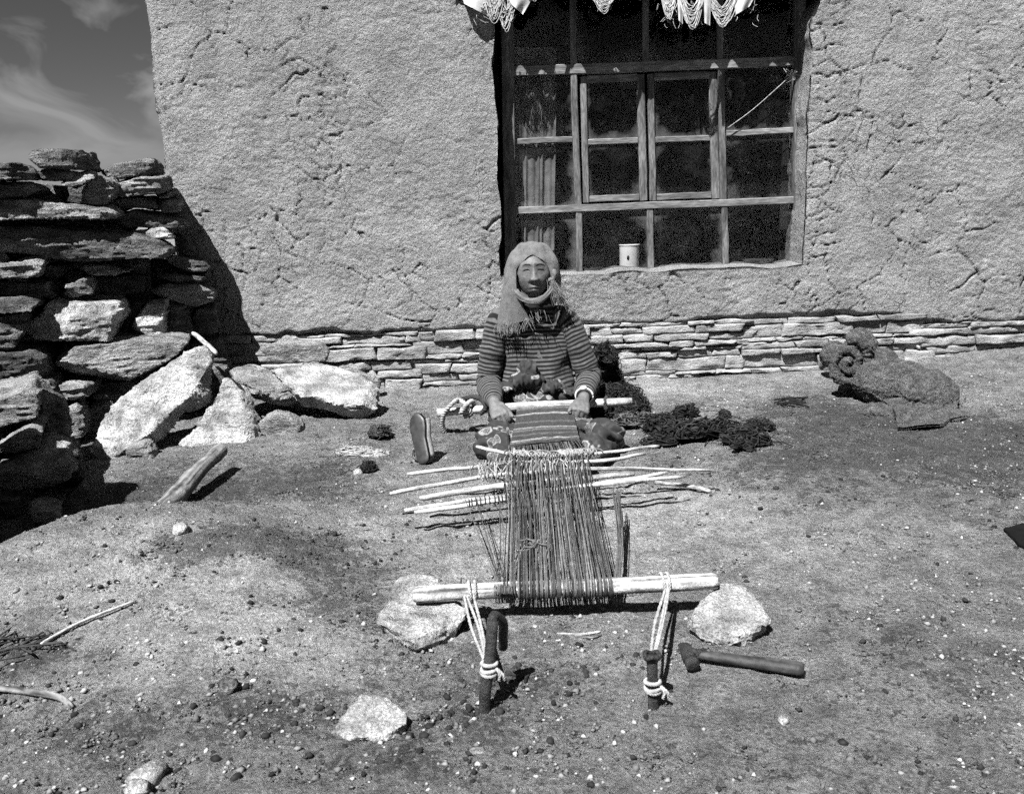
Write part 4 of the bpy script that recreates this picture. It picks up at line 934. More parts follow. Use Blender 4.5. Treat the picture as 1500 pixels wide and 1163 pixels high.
scrap([(990, -30), (1000, -20), (1000, 36), (994, 30)], -.03, .004); scrap([(1070, -25), (1120, -30), (1098, 10), (1078, 22)], -.02, .01); scrap([(1030, -25), (1042, -20), (1040, 38), (1032, 34)], -.035, .004)
mb = MB()
for k in range(70):
    c = rs.choice([690, 715, 745, 880, 985, 1010, 1040, 1075, 1110]) + rs.normal()*10; a = vpt(c, rs.uniform(0, 36) if not 850 < c < 930 else rs.uniform(-10, 12), -.02); d = np.array([rs.normal()*.02, rs.normal()*.01, -.01-.03*rs.rand()])
    mb.tube(spline([a, a+d*.5+rs.normal(size=3)*.005, a+d], 6), .0011, 4, rs.uniform(.6, 1), caps=False)
o = mb.build('loose_threads', 'valance_fibre', val); o['kind'] = 'stuff'

# things behind the glass
cpts = np.zeros((60, 12, 3))
for i in range(60):
    for k in range(12):
        px = 742 + i*1.25 + (k/11)*-4*(i/60); cpts[i, k] = P(px, 70+k*27, 5.204 + .007*math.sin(i*.95+1.5*math.sin(i*.31)+k*.05)+.006*math.sin(i*.37+k*.3))
mb = MB(); mb.grid(cpts); tag(recentre(mb.build('inner_curtain', 'inner_curtain')), 'pale gathered curtain hanging inside the left panes of the window', 'curtain')
can = thing('white_can', 'white enamel can with a dark spot standing behind the bottom pane', 'can', P(922, 396, 5.262))
c0 = P(922, 399, 5.262); mb = MB(); mb.tube([c0, c0+np.array([0, 0, .006]), c0+np.array([0, 0, .15]), c0+np.array([0, 0, .158])], [.056, .058, .058, .059], 24); mb.build('body', 'enamel', can)
mb = MB(); mb.ellipsoid(c0+np.array([-.014, -.055, .088]), (.008, .005, .015)); mb.build('spot', 'felt_black', can)
mb = MB(); mb.tube([c0+np.array([0, 0, .157]), c0+np.array([0, 0, .163])], [.061, .061], 24); mb.build('rim', 'enamel', can)
c0 = P(862, 402, 5.265); mb = MB(); mb.tube([c0, c0+np.array([0, 0, .03]), c0+np.array([0, 0, .04])], [.07, .085, .085], 20); tag(recentre(mb.build('bowl', 'room')), 'dim bowl beside the white can behind the glass', 'bowl')
c0 = P(1110, 392, 5.268); mb = MB(); mb.tube([c0, c0+np.array([0, 0, .012]), c0+np.array([0, 0, .05])], [.05, .075, .09], 20); tag(recentre(mb.build('dish', 'stone_dark')), 'shallow dish behind the lower right pane', 'dish')
# knotted string across the upper right pane
mb = MB(); p0, p1 = P(1066, 188, 5.13), P(1160, 110, 5.12); mb.tube(spline([p0, p0*.6+p1*.4+np.array([0, 0, -.012]), p0*.2+p1*.8+np.array([0, -.005, -.004]), p1, p1+np.array([.02, 0, -.01])], 24), .0022, 6)
for k in range(8): a = p1+rs.normal(size=3)*.004; mb.tube(spline([a, a+rs.normal(size=3)*np.array([.02, .004, .02]), a+rs.normal(size=3)*np.array([.03, .004, .03])], 6), .0018, 5)
tag(recentre(mb.build('string', 'rope')), 'pale frayed string tied diagonally across the upper right pane', 'string')

# dark yarn
def yarn(name, label, blobs, n, r, seed, tone=(.35, 4.0), m='yarn_dark', ln=.35, core=True):
    """a heap of skeins: strands that wander round the surface of lumps; blobs (centre, radii)"""
    rs_ = np.random.RandomState(seed); root = thing(name, label, 'yarn', (blobs[0][0][0], blobs[0][0][1], 0)); mb = MB()
    if n > 100:
        nb = []
        for c, rad in blobs:
            for q_ in range(4):
                o_ = np.array(rad)*np.array([rs_.uniform(-.75, .75), rs_.uniform(-.5, .3), rs_.uniform(-.35, .35)]); f_ = rs_.uniform(.4, .75); c2 = np.array(c)+o_; c2[2] = max(c2[2], gzf(c2[0], c2[1])+rad[2]*f_*.4); nb.append((c2, np.array(rad)*f_))
        blobs = nb
    W = np.array([b_[1][0]*b_[1][1]+b_[1][0]*b_[1][2] for b_ in blobs]); W /= W.sum()
    for k in range(n):
        c, rad = blobs[rs_.choice(len(blobs), p=W)]; c = np.array(c); rad = np.array(rad)
        d = rs_.normal(size=3); d[2] = abs(d[2]); d[1] -= .3; d /= np.linalg.norm(d); tg = rs_.normal(size=3); pth = []
        for s in range(11):
            tg = tg*.82 + rs_.normal(size=3)*.5; tg -= d*(tg @ d); tg /= np.linalg.norm(tg)+1e-9
            d = d + tg*ln; d /= np.linalg.norm(d)
            if d[2] < -.15: d[2] = -.1; d /= np.linalg.norm(d)
            p_ = c + d*rad*(1+.16*rs_.normal()); p_[2] = max(p_[2], gzf(p_[0], p_[1])+r*.6); pth.append(p_)
        q_ = r*rs_.uniform(.6, 1.3); mb.tube(spline(pth, 17), q_, 5, rs_.uniform(*tone))
        if rs_.rand() < .22:
            a = pth[-1]; e = np.append(rs_.normal(size=2)*.05, rs_.uniform(-.03, .02)); b2_ = a+e; b2_[2] = max(b2_[2], gzf(b2_[0], b2_[1])+.003); mb.tube(spline([a, a+e*.5+np.array([0, 0, .012]), b2_], 7), q_*.6, 4, rs_.uniform(*tone))
    o = mb.build('strands', m, root); o['kind'] = 'stuff'
    if core:
        mb = MB()
        for c, rad in blobs: mb = MB(); mb.ellipsoid(c, np.array(rad)*.86, None, 18, 12, .5); mb.build('core', m, root)
    return root
def gb(px, py, rx, ry, rz, dz=0):
    """lump whose visible middle is at the pixel, resting on the ground"""
    q_ = G(px, py, rz*.55 + dz); return ((q_[0], q_[1], gzf(q_[0], q_[1])+rz*.45+dz), (rx, ry, rz))
yarn('yarn_heap', 'tall heap of black wool yarn behind the seated weaver', [gb(895, 545, .10, .12, .17, .02), gb(915, 585, .12, .12, .13), gb(890, 520, .06, .08, .06, .20), gb(935, 600, .10, .1, .08), gb(880, 600, .08, .08, .08)], 620, .0027, 31)
yarn('yarn_skein', 'loose skeins of black wool trailing over the earth from the heap', [gb(960, 622, .10, .08, .07), gb(1000, 630, .11, .08, .075), gb(1045, 628, .09, .07, .065), gb(1085, 640, .09, .06, .055), gb(975, 645, .09, .05, .04), gb(1010, 602, .06, .05, .05)], 640, .0027, 32, ln=.45)
yarn('yarn_skein', 'small black wool tuft at the far end of the trailing skeins', [gb(1112, 622, .045, .035, .04), gb(1085, 655, .05, .03, .03), gb(1060, 606, .04, .03, .035)], 170, .0026, 33, ln=.5)
yarn('yarn_skein', 'grey brown wool skein between the right knee and the black heap', [gb(905, 620, .07, .06, .05), gb(930, 612, .06, .05, .05)], 150, .0026, 34, tone=(4, 12), ln=.5)
yarn('wool_tuft', 'small dark ball of wool on the earth near the shoe', [gb(557, 634, .045, .035, .035)], 50, .003, 35, tone=(1, 7))
yarn('wool_tuft', 'tangled scrap of pale wool on the earth below the dark ball', [gb(520, 660, .07, .05, .012), gb(550, 664, .05, .04, .01)], 70, .0022, 36, m='yarn_pale', tone=(.5, 1.0), core=False)
yarn('wool_tuft', 'small black tuft touching a white pebble', [gb(540, 685, .028, .025, .03)], 36, .003, 37, tone=(.6, 2.5))
mb = MB()
for k in range(9):
    a = G(1142+rs.normal()*4, 590+rs.normal()*3, .008); c = G(1178+rs.normal()*5, 588+rs.normal()*6, .012); mb.tube(spline([a, (a+c)/2+np.array([0, rs.normal()*.01, .012]), c], 9), .004, 6, rs.uniform(.6, 2))
tag(recentre(mb.build('cord_bundle', 'yarn_dark')), 'bundle of dark cord lying in front of the rolled blanket', 'cord')

# rolled shaggy blanket
bl_ = thing('woolly_blanket', 'rolled shaggy wool blanket lying on the ground by the footing', 'blanket', G(1300, 590))
mb = MB()
def lump(px, py, rx, ry, rz, dz=0, rot=0):
    (c, r) = gb(px, py, rx, ry, rz, dz); ca, sa = math.cos(rot), math.sin(rot); mb.ellipsoid(c, r, [[ca, 0, -sa], [0, 1, 0], [sa, 0, ca]])
lump(1312, 562, .21, .16, .135, .0, -.2); lump(1352, 576, .15, .14, .11); lump(1290, 545, .13, .14, .12, .03); lump(1224, 520, .075, .08, .075, .085); lump(1268, 528, .08, .10, .07, .10)
sp = np.linspace(.0, 4.3*math.pi, 60); rr = .004+.0076*sp; c_sp = P(1243, 532, 4.30)
for st in range(9):
    o_ = c_sp + np.array([.012*st, .020*st, 0]); mb.tube(o_ + np.stack([rr*np.cos(sp+.6), .0008*sp, rr*np.sin(sp+.6)*1.12], -1), .0172, 8)
for px, py, rx in ((1300, 600, .15), (1350, 608, .15), (1385, 608, .09)): lump(px, py, rx, .10, .022)
me = remesh(mb.mesh('blanket'), .007, 1); co = get_co(me); no = get_no(me)
msk = 1-.7*np.exp(-(np.linalg.norm((co-c_sp)*np.array([1, .5, 1]), axis=1)/.10)**4); dsp = msk*(.016*fbm(co, 7, 3, 3) + .005*fbm(co*np.array([1, 1, 2.2]), 34, 3, 4)) + .0028*np.sin(co[:, 0]*160 + co[:, 2]*260 + 10*fbm(co, 9, 3, 6)); co = co + no*dsp[:, None]
low = co[:, 2] < gz(co[:, 0], co[:, 1]) - .02; set_co(me, co); me.shade_smooth(); body = obj('roll', me, 'fleece', bl_)
fl = np.zeros((40, 16, 3)); q0, q1 = G(1292, 590, .03), G(1400, 600, .02); f0, f1 = G(1320, 632, 0), G(1418, 612, 0)
for i in range(40):
    for k in range(16):
        u, v = i/39, k/15; p_ = (q0*(1-u)+q1*u)*(1-v)+(f0*(1-u)+f1*u)*v; p_[0] += .02*math.sin(u*9+v*4); p_[1] -= .03*math.sin(u*3.1)*v
        p_[2] = gzf(p_[0], p_[1]) + .014 + .016*abs(math.sin(u*7+v*2.5))*(1-.4*v) + .03*(1-v)**2; fl[i, k] = p_
mb = MB(); mb.grid(fl); b2 = fl.copy(); b2[..., 2] -= .010; mb.grid(b2[:, ::-1]); mb.build('flap', 'fleece', bl_)
# shaggy fibres
me = body.data; co = get_co(me); no = get_no(me); fl2 = fl.reshape(-1, 3); mb = MB(); rs_ = np.random.RandomState(8)
vis = np.where((no[:, 1] < .5) & (co[:, 2] > 0.0))[0]
for k in rs_.choice(vis, 2600):
    a = co[k]; n_ = no[k]; t_ = np.array([.7, -.1, -.7]) + rs_.normal(size=3)*.55; t_ -= n_*(t_ @ n_); L_ = rs_.uniform(.004, .010)
    mb.tube([a - n_*.002, a + n_*L_*.45 + t_*L_*.5, a + n_*L_*.3 + t_*L_*1.2], [.0010, .0008, .0003], 3, rs_.uniform(.3, 1.3), caps=False)
for k in range(500):
    a = fl2[rs_.randint(len(fl2))] + rs_.normal(size=3)*.006; t_ = rs_.normal(size=3)*.8; L_ = rs_.uniform(.006, .016); mb.tube([a, a+np.array([0, 0, L_*.5])+t_*L_*.5, a+t_*L_], [.0009, .0008, .0003], 3, rs_.uniform(.4, 1.4), caps=False)
o = mb.build('shag', 'fleece_fibre', bl_, False); o['kind'] = 'stuff'

# shoe standing on its side
sh = thing('shoe', 'single dark slip-on shoe stood up on the earth with its sole outward', 'shoe', G(624, 676))
base = G(626, 680); top = P(612, 606, base[1]+.10); ax = top-base; ln = np.linalg.norm(ax); ax /= ln
nrm = np.array([-.55, -.80, .20]); nrm -= ax*(nrm @ ax); nrm /= np.linalg.norm(nrm); sd2 = np.cross(ax, nrm); 
if sd2[0] < 0: sd2 = -sd2
us = np.linspace(0, 1, 26); wid = np.interp(us, [0, .04, .12, .3, .5, .7, .85, .95, 1], [.008, .026, .033, .034, .035, .042, .040, .024, .006]); cen = np.interp(us, [0, .5, 1], [.0, -.004, .006])
mb = MB(); mb.tube([base + ax*ln*u + sd2*c_ + nrm*.018 for u, c_ in zip(us, cen)], np.stack([np.full(26, .008)*np.minimum(1, wid/.02), wid], -1), 16, flat=nrm); mb.build('sole', 'shoe', sh)
mb = MB(); hgt = np.interp(us, [0, .05, .25, .45, .65, .85, 1], [.012, .046, .050, .036, .032, .026, .010])
pts = []
for u, c_, w_, h_ in zip(us, cen, wid, hgt):
    o_ = base + ax*ln*u + sd2*c_ + nrm*.012; open_ = .55 if .12 < u < .55 else 0; row = []
    for a in np.linspace(-1.57+open_, 1.57+0.0, 9): row.append(o_ + sd2*w_*.98*math.sin(a) - nrm*h_*math.cos(a)*1.0)
    row.insert(0, o_ - sd2*w_*.98) if open_ == 0 else row.insert(0, o_ - sd2*w_*.98 - nrm*.01); row.append(o_ + sd2*w_*.98); pts.append(row)
mb.grid(np.array(pts)); mb.build('upper', 'shoe', sh)
mb = MB(); mb.tube([base + ax*ln*u + sd2*(c_+w_*1.02) - nrm*(.004+.006*math.sin(u*20)**2*0) for u, c_, w_ in zip(us[3:-4], cen[3:-4], wid[3:-4])], np.stack([np.full(19, .012), np.full(19, .006)], -1), 8, flat=nrm); mb.build('trim', 'shoe_inner', sh)
mb = MB(); mb.tube(spline([base+ax*.06-sd2*.03+nrm*.01, base+ax*.075-sd2*.055-nrm*.0, base+ax*.045-sd2*.062, base+ax*.02-sd2*.03], 14), [.005]*14, 8); mb.build('heel_strap', 'shoe', sh)
# flat black wedge reaching in from the right
A_, n_ = planeh((1475, 775, .012), (1560, 765, .03), (1540, 812, .02))
o = stone_px('flat_scrap', [(1468, 772), (1500, 764), (1560, 756), (1600, 780), (1590, 820), (1530, 812), (1492, 796)], (A_, n_), .03, 640, 'felt_black', None, push=(0, .2, -1), vox=.006, amp=.003, strat=0, chips=1, ledge=0)
tag(o, 'flat black wedge lying on the open earth away from the loom', 'cloth')
# ================================================================ THE WEAVER
per = thing('person', 'seated weaver in a headscarf and striped sweater working at the loom', 'person', (.13, 4.15, 0))
HC = P(781, 398, 4.10); HC = HC + np.array([0, 0, .0])          # middle of the head
def u_(v): v = np.array(v, float); return v/np.linalg.norm(v)
B = MB()
# head, sculpted as a displaced sphere, face towards -Y
th = np.linspace(0, math.pi, 100); ph = np.linspace(0, 2*math.pi, 140, endpoint=False)
TH, PH = np.meshgrid(th, ph); dx, dy, dz = np.sin(TH)*np.cos(PH), np.sin(TH)*np.sin(PH), np.cos(TH)
hx, hy, hz = .083*dx, .092*dy, np.where(dz < 0, .130, .113)*dz
jaw = np.clip(-dz, 0, 1); hx = hx*(1 - .22*jaw**2.2 + .05*np.exp(-((dz+.22)/.25)**2)); hy = hy*(1-.10*jaw**2)
front = np.clip(-dy*1.6, 0, 1); hz_t = hz; hz = np.where(hz < 0, hz/1.28, hz)
gs = lambda cx_, cz_, sx, sz: np.exp(-((hx-cx_)/sx)**2 - ((hz-cz_)/sz)**2)
ax_ = np.abs(hx); gm2 = lambda cx_, cz_, sx, sz: np.exp(-((ax_-cx_)/sx)**2 - ((hz-cz_)/sz)**2)
f = np.zeros_like(hx)
f += .0042*gm2(.030, .027, .024, .009) + .004*gs(0, .022, .016, .012)               # brow
f -= .0080*gm2(.033, .001, .020, .010)                                                # sockets
f += .0085*gm2(.033, .000, .014, .0075)                                              # lids
f -= .0050*gm2(.033, -.0005, .014, .0022)                                              # lid slit
f += .0060*gm2(.046, -.030, .022, .028)                                               # cheekbones
f -= .0015*gm2(.036, -.058, .012, .014)
t_n = np.clip((.016-hz)/.052, 0, 1); nose = (.005+.018*t_n**1.3)*np.exp(-(hx/(.009+.009*t_n))**2)*(hz < .03)*(1-sst(-.034, -.043, hz)*0)*sst(-.050, -.040, hz); f += nose
f += .0110*gm2(.0165, -.036, .0085, .0075)                                            # nostril wings
f -= .0045*gm2(.007, -.046, .004, .003)
f += .0090*gs(0, -.068, .036, .022)                                                   # muzzle
f += .0045*gs(0, -.0615, .020, .0042) + .0055*gs(0, -.0735, .018, .0055); f -= .0062*gs(0, -.0672, .024, .0024); f -= .004*gs(0, -.084, .02, .005)
f += .008*gs(0, -.100, .020, .012)
f += .019*gs(0, -.088, .042, .034)
hz = hz_t; hy = hy - f*front
cT, sT = math.cos(.19), math.sin(.19); hy, hz = hy*cT + hz*sT*1.0, hz*cT - hy*sT
hp = np.stack([hx, hy, hz], -1) + HC; B.grid(hp, 1.0, None, True)
for s_ in (-1, 1): B.ellipsoid(HC + np.array([s_*.078, .005, -.005]), (.010, .018, .032))
# neck, torso, pelvis
B.tube([HC+np.array([0, .02, -.06]), HC+np.array([0, .035, -.12]), HC+np.array([0, .05, -.17])], [.055, .056, .066], 20)
TX = HC[0]; TY = HC[1]+.06
tors = [(.04, .165, .13), (.12, .165, .13), (.22, .15, .115), (.32, .15, .11), (.42, .165, .105), (.49, .150, .085), (.535, .09, .065), (.56, .06, .05)]
B.tube([(TX+.012*(1-z/.55), TY+.03*math.sin(z*3), z) for z, a, c in tors], np.array([(c, a) for z, a, c in tors]), 28, flat=(0, 1, 0))
# arms
SR, ER, WR = P(730, 474, 4.15), P(716, 560, 4.10), P(724, 590, 3.83)
SL, EL, WL = P(832, 472, 4.15), P(862, 553, 4.11), P(855, 583, 3.85)
def armpts(S_, E_, W_): return spline([S_ + np.array([.06 if S_[0] < TX else -.06, .01, .0]), S_, S_*.5+E_*.5, E_, E_*.5+W_*.5, W_], 26)
aR, aL = armpts(SR, ER, WR), armpts(SL, EL, WL)
rad_arm = np.interp(np.linspace(0, 1, 26), [0, .2, .45, .6, .8, 1], [.058, .054, .045, .042, .036, .026])
B.tube(aR, rad_arm, 16); B.tube(aL, rad_arm, 16)
# hands
def hand(W_, fwd, back, thumb, curl, spread=.0, thumb_dir=None, s=1.0):
    fwd = u_(fwd); back = np.array(back, float); back -= fwd*(back @ fwd); back = u_(back); side = u_(np.cross(fwd, back))*1.0
    if side @ np.array(thumb, float) < 0: side = -side                       # side points to the thumb
    K = W_ + fwd*.088*s
    B.tube([W_-fwd*.015, W_+fwd*.02*s, W_+fwd*.055*s, K, K+fwd*.008], np.array([(.020, .025), (.018, .030), (.017, .039), (.0145, .041), (.010, .036)])*s, 16, flat=back)
    for i, (ln_, o_) in enumerate(((.074, .029), (.082, .0098), (.077, -.0098), (.062, -.0285))):
        p_ = K + side*o_*s - fwd*.010*abs(i-1)*.6; d = fwd + side*spread*(1.5-i)*.3; pts_ = [p_ - fwd*.02, p_ + back*.004]; ang = 0
        for l_, da in ((.45, curl[0]), (.31, curl[1]), (.24, curl[2])):
            ang += da; q_ = u_(d)*math.cos(ang) - back*math.sin(ang); pts_.append(pts_[-1] + q_*ln_*l_*s)
        B.tube(spline(pts_, 14), np.interp(np.linspace(0, 1, 14), [0, .3, .8, 1], [.0098, .0098, .0082, .0055])*s, 10)
    tb = W_ + fwd*.022*s + side*.024*s; td = u_(fwd*.75 + side*.75 - back*.15) if thumb_dir is None else u_(thumb_dir)
    t2 = u_(td*.85 + fwd*.5 - back*.1); B.tube(spline([tb - side*.012, tb, tb+td*.038*s, tb+td*.038*s+t2*.034*s, tb+td*.038*s+t2*.058*s], 14), np.interp(np.linspace(0, 1, 14), [0, .3, .8, 1], [.014, .0125, .0095, .006])*s, 10)
    return K
KR = hand(WR, P(738, 622, 3.71)-WR, (-.15, -.55, .8), (1, 0, 0), (.75, .8, .5), .3, thumb_dir=P(752, 616, 3.74)-P(733, 600, 3.80))
KL = hand(WL, P(848, 612, 3.74)-WL, (.1, -.6, .8), (-1, 0, 0), (1.05, 1.1, .6), .1, thumb_dir=P(836, 610, 3.74)-P(850, 596, 3.80), s=.97)
# legs, bent out to the sides under the skirt, and feet
hipR, hipL = np.array([TX-.09, TY, .11]), np.array([TX+.09, TY, .11])
kR, kL = G(722, 648, .06), G(884, 642, .06); fR, fL = G(770, 690, .04), G(850, 686, .04); hipR[2] = hipL[2] = .06
for h_, k_, f_ in ((hipR, kR, fR), (hipL, kL, fL)):
    B.tube(spline([h_, (h_+k_)/2-np.array([0, 0, .02]), k_], 16), np.linspace(.05, .04, 16), 16); B.tube(spline([k_, (k_+f_)/2, f_], 14), np.linspace(.042, .03, 14), 14); B.ellipsoid(f_+np.array([0, -.02, -.005]), (.034, .06, .026))
me = remesh(B.mesh('body'), .0034); co = get_co(me); l = co - HC; l = np.stack([l[:, 0], l[:, 1]*cT - l[:, 2]*sT, l[:, 2]*cT + l[:, 1]*sT], -1)
tone = np.ones(len(co)); lx = np.abs(l[:, 0]); fz = np.where(l[:, 2] < 0, l[:, 2]/1.28, l[:, 2]); fr_ = (l[:, 1] < -.03)
def spot(cx_, cz_, sx, sz): return np.exp(-((lx-cx_)/sx)**2 - ((fz-cz_)/sz)**2)*fr_
tone *= (1 - .35*spot(.031, .0225, .018, .0035))*(1 - .93*np.minimum(1, spot(.033, -.0005, .0145, .0040)*1.5))
tone *= 1 - .38*spot(0, -.067, .024, .008) - .35*spot(0, -.0672, .024, .0022) - .6*spot(.008, -.0455, .0045, .0030) - .2*spot(.033, .0, .022, .012)  # lip colour, plus nostril and eye socket shade put into the tone
tone *= 1 + .25*spot(.033, .0115, .015, .004) + .18*spot(.044, -.03, .02, .02) + .15*spot(0, -.03, .008, .012) + .16*fbm(co*np.array([1, 1, 1.8]), 55, 3, 2) + .14*np.sin(l[:, 2]*900+3*fbm(co, 30, 2, 4))*(np.abs(l[:, 2]-.045) < .025)*fr_  # painted highlights on lids, cheekbones and nose, then skin mottling
for K_ in (KR, KL): tone *= 1 - .12*np.exp(-(np.linalg.norm(co-K_, axis=1)/.06)**2)*(.5+.5*np.sin(co[:, 0]*340))
for a in ('tone', 'along'):
    if a in me.attributes: me.attributes.remove(me.attributes[a])
def seg_d(ax_, az_, bx, bz):
    t_ = np.clip(((lx-ax_)*(bx-ax_)+(fz-az_)*(bz-az_))/((bx-ax_)**2+(bz-az_)**2), 0, 1); return np.hypot(lx-ax_-t_*(bx-ax_), fz-az_-t_*(bz-az_))
tone *= 1 - .35*np.exp(-(seg_d(.018, -.034, .034, -.066)/.0035)**2)*fr_ - .3*np.exp(-(seg_d(.014, -.010, .036, -.016)/.003)**2)*fr_  # shade of the cheek and eye folds painted as dark lines
tone *= (1 - .75*np.minimum(1, 1.3*spot(0, -.0672, .027, .0032)))*(1 - .25*spot(.033, .012, .02, .008))
tone *= 1 - .35*np.exp(-(seg_d(.006, .012, .008, .030)/.0022)**2)*fr_ - .22*spot(.036, -.012, .016, .004) - .25*np.exp(-(seg_d(.050, -.004, .062, .004)/.003)**2)*fr_  # frown, under-eye and eye-corner crease shade painted into the skin tone
tone_attr(me, 'tone', np.clip(tone, .04, 1.4)); me.shade_smooth(); body_o = obj('body', me, 'skin', per)
hd = (np.abs(l[:, 0]) < .08) & (l[:, 1] < -.03) & (np.abs(l[:, 2]) < .13); hco, hl = co[hd], l[hd]; hfz = fz[hd]
def surf(x_, z_):
    k = np.argmin(((hl[:, 0]-x_)/1.0)**2 + ((hfz-z_)/1.0)**2 + .05*(hl[:, 1]+.12)**2); return hco[k]
for s_ in (-1, 1):
    pth = spline([surf(s_*x_, z_) for x_, z_ in ((.018, -.0045), (.025, -.0012), (.033, .0), (.041, -.0008), (.049, -.0035))], 14) + np.array([0, -.0006, 0])
    mb = MB(); mb.tube(pth, np.stack([np.interp(np.linspace(0, 1, 14), [0, .2, .5, .8, 1], [.0010, .0028, .0034, .0030, .0012]), np.full(14, .0012)], -1), 8, flat=(0, 0, 1)); mb.build('eye', 'felt_black', per)
    pth = spline([surf(s_*x_, z_) for x_, z_ in ((.012, .0175), (.022, .0225), (.036, .0240), (.052, .0205))], 14) + np.array([0, -.0004, .0])
    mb = MB(); mb.tube(pth, np.stack([np.interp(np.linspace(0, 1, 14), [0, .3, .7, 1], [.0010, .0020, .0018, .0006]), np.full(14, .0015)], -1), 8, flat=(0, 0, 1)); mb.build('eyebrow', 'neck_wool', per)

# ---------------------------------------------------------------- sweater
mb = MB()
tw = [(.075, .172, .135), (.13, .18, .142), (.19, .178, .138), (.26, .168, .128), (.33, .165, .122), (.40, .172, .118), (.455, .176, .108), (.50, .158, .095), (.535, .115, .08), (.56, .082, .068)]
zs = np.array([q_[0] for q_ in tw]); zi = np.linspace(.075, .56, 70); aw = np.interp(zi, zs, [q_[1] for q_ in tw]); ad = np.interp(zi, zs, [q_[2] for q_ in tw])
M_ = 90; pts = np.zeros((M_, 70, 3)); al = np.zeros((M_, 70))
for i in range(M_):
    a = 2*math.pi*i/M_; cx_, sy = math.cos(a), math.sin(a); e = 2.6
    sg = lambda v: math.copysign(abs(v)**(2/e), v)
    pts[i, :, 0] = TX + .012*(1-zi/.55) + sg(cx_)*aw; pts[i, :, 1] = TY + .03*np.sin(zi*3) + sg(sy)*ad; pts[i, :, 2] = zi
    al[i] = zi
fl = pts.reshape(-1, 3); ct = np.array([TX, TY, 0]); rd = (fl-ct)*np.array([1, 1, 0]); rd /= np.linalg.norm(rd, axis=1)[:, None]+1e-9
fold = .012*fbm(fl*np.array([1.4, 1.4, 1]), 9, 3, 3) - .008*np.abs(np.sin(fl[:, 0]*26+fl[:, 2]*14+3*fbm(fl, 4, 2, 9)))**6 + .012*np.sin(fl[:, 2]*46 + 8*fl[:, 0] + 3*fbm(fl, 5, 2, 5))*sst(.30, .13, fl[:, 2])*.5
fl = fl + rd*fold[:, None]
drop = .020*sst(.06, .2, np.abs(fl[:, 0]-TX))*sst(.36, .5, fl[:, 2])
fl[:, 2] -= drop
mb.grid(fl.reshape(M_, 70, 3), 1.0, (al.ravel() + .007*fbm(fl, 7, 3, 12) + .012*np.abs(fl[:, 0]-TX)*sst(.3, .5, fl[:, 2])), True)
def sleeve(S_, E_, W_, seed):
    n_ = 110; sx_ = 1 if S_[0] < TX else -1; p_ = spline([S_ + np.array([.085*sx_, .012, .03]), S_ + np.array([.035*sx_, .010, .012]), S_+np.array([0, 0, -.01]), S_*.5+E_*.5+np.array([-.006 if S_[0] < TX else .006, 0, 0]), E_, E_*.45+W_*.55, W_ - (W_-E_)*.04], n_)
    s_ = np.linspace(0, 1, n_); r_ = np.interp(s_, [0, .08, .18, .34, .58, .72, .86, .96, 1], [.05, .062, .068, .062, .058, .058, .050, .039, .034])
    ring = s_*0; amp = sst(.4, .62, s_)
    r_ = r_*(1 + .055*np.sin(s_*70 + 1.4*np.sin(s_*13+seed))*amp + .03*fbm(col3(s_*20+seed), 1, 2, seed))
    k0 = mb.n; mb.tube(p_, r_, 28, 1.0, flat=(0, 1, .2)); v = mb.v[-1]
    v += (.005*fbm(v, 14, 3, seed))[:, None]*u_((0, -1, .2)); mb.along[-1] = mb.along[-1]*1.02 + .004*fbm(v, 18, 2, seed+3) + .31
sleeve(SR, ER, WR, 4); sleeve(SL, EL, WL, 9)
mb.build('sweater', 'sweater', per)
mb = MB(); cn = HC+np.array([0, .03, -.135]); an = np.linspace(0, 6.2832, 40)
for k, (r_, dz_) in enumerate(((.078, -.022), (.074, .0), (.068, .020))): mb.tube(cn + np.stack([r_*1.05*np.cos(an), r_*np.sin(an), dz_+.004*np.sin(3*an+k)], -1), .016, 10)
mb.build('collar', 'neck_wool', per)

# ---------------------------------------------------------------- headscarf
def hp_(px, py, Y): return P(px, py, Y)
sc = thing('tmp', 'x', 'x'); bpy.data.objects.remove(sc)
scarf = obj('headscarf', None, None, per)
# loops from the face opening outwards and back round the head: pixels on planes of growing depth
HY = HC[1]
op = [(781,374),(793,379),(803,391),(808,405),(808,418),(801,428),(791,434),(781,436),(771,433),(762,426),(756,414),(755,402),(760,389),(770,378)]
o1 = [(781,366),(797,371),(809,385),(813,404),(812,423),(804,437),(793,444),(781,446),(769,443),(758,435),(751,418),(750,401),(754,385),(766,370)]
o2 = [(780,358),(799,362),(813,380),(818,404),(817,428),(806,434),(795,440),(781,441),(767,440),(752,440),(742,425),(742,400),(748,378),(762,362)]
o3 = [(780,354),(801,359),(815,378),(820,404),(820,432),(808,440),(796,442),(781,442),(766,443),(747,448),(738,430),(739,400),(746,375),(761,358)]
o4 = [(780,356),(799,362),(812,380),(817,404),(817,430),(810,450),(797,456),(781,458),(764,460),(748,458),(741,430),(742,402),(748,378),(762,361)]
o5 = [(780,370),(792,374),(801,386),(805,404),(805,426),(800,444),(792,452),(781,456),(768,456),(757,450),(752,428),(753,404),(757,386),(768,374)]
loops = [(op, HY-.060), (op, HY-.078), (op, HY-.082), (o1, HY-.078), (o2, HY-.052), (o3, HY-.005), (o3, HY+.045), (o4, HY+.085), (o5, HY+.118)]
LP = []
for lp_, Y in loops:
    c = np.array([P(a, b_, Y) for a, b_ in lp_]); c = np.vstack([c, c[:1]]); k = spline(c, 85)[:-1]; LP.append(k)
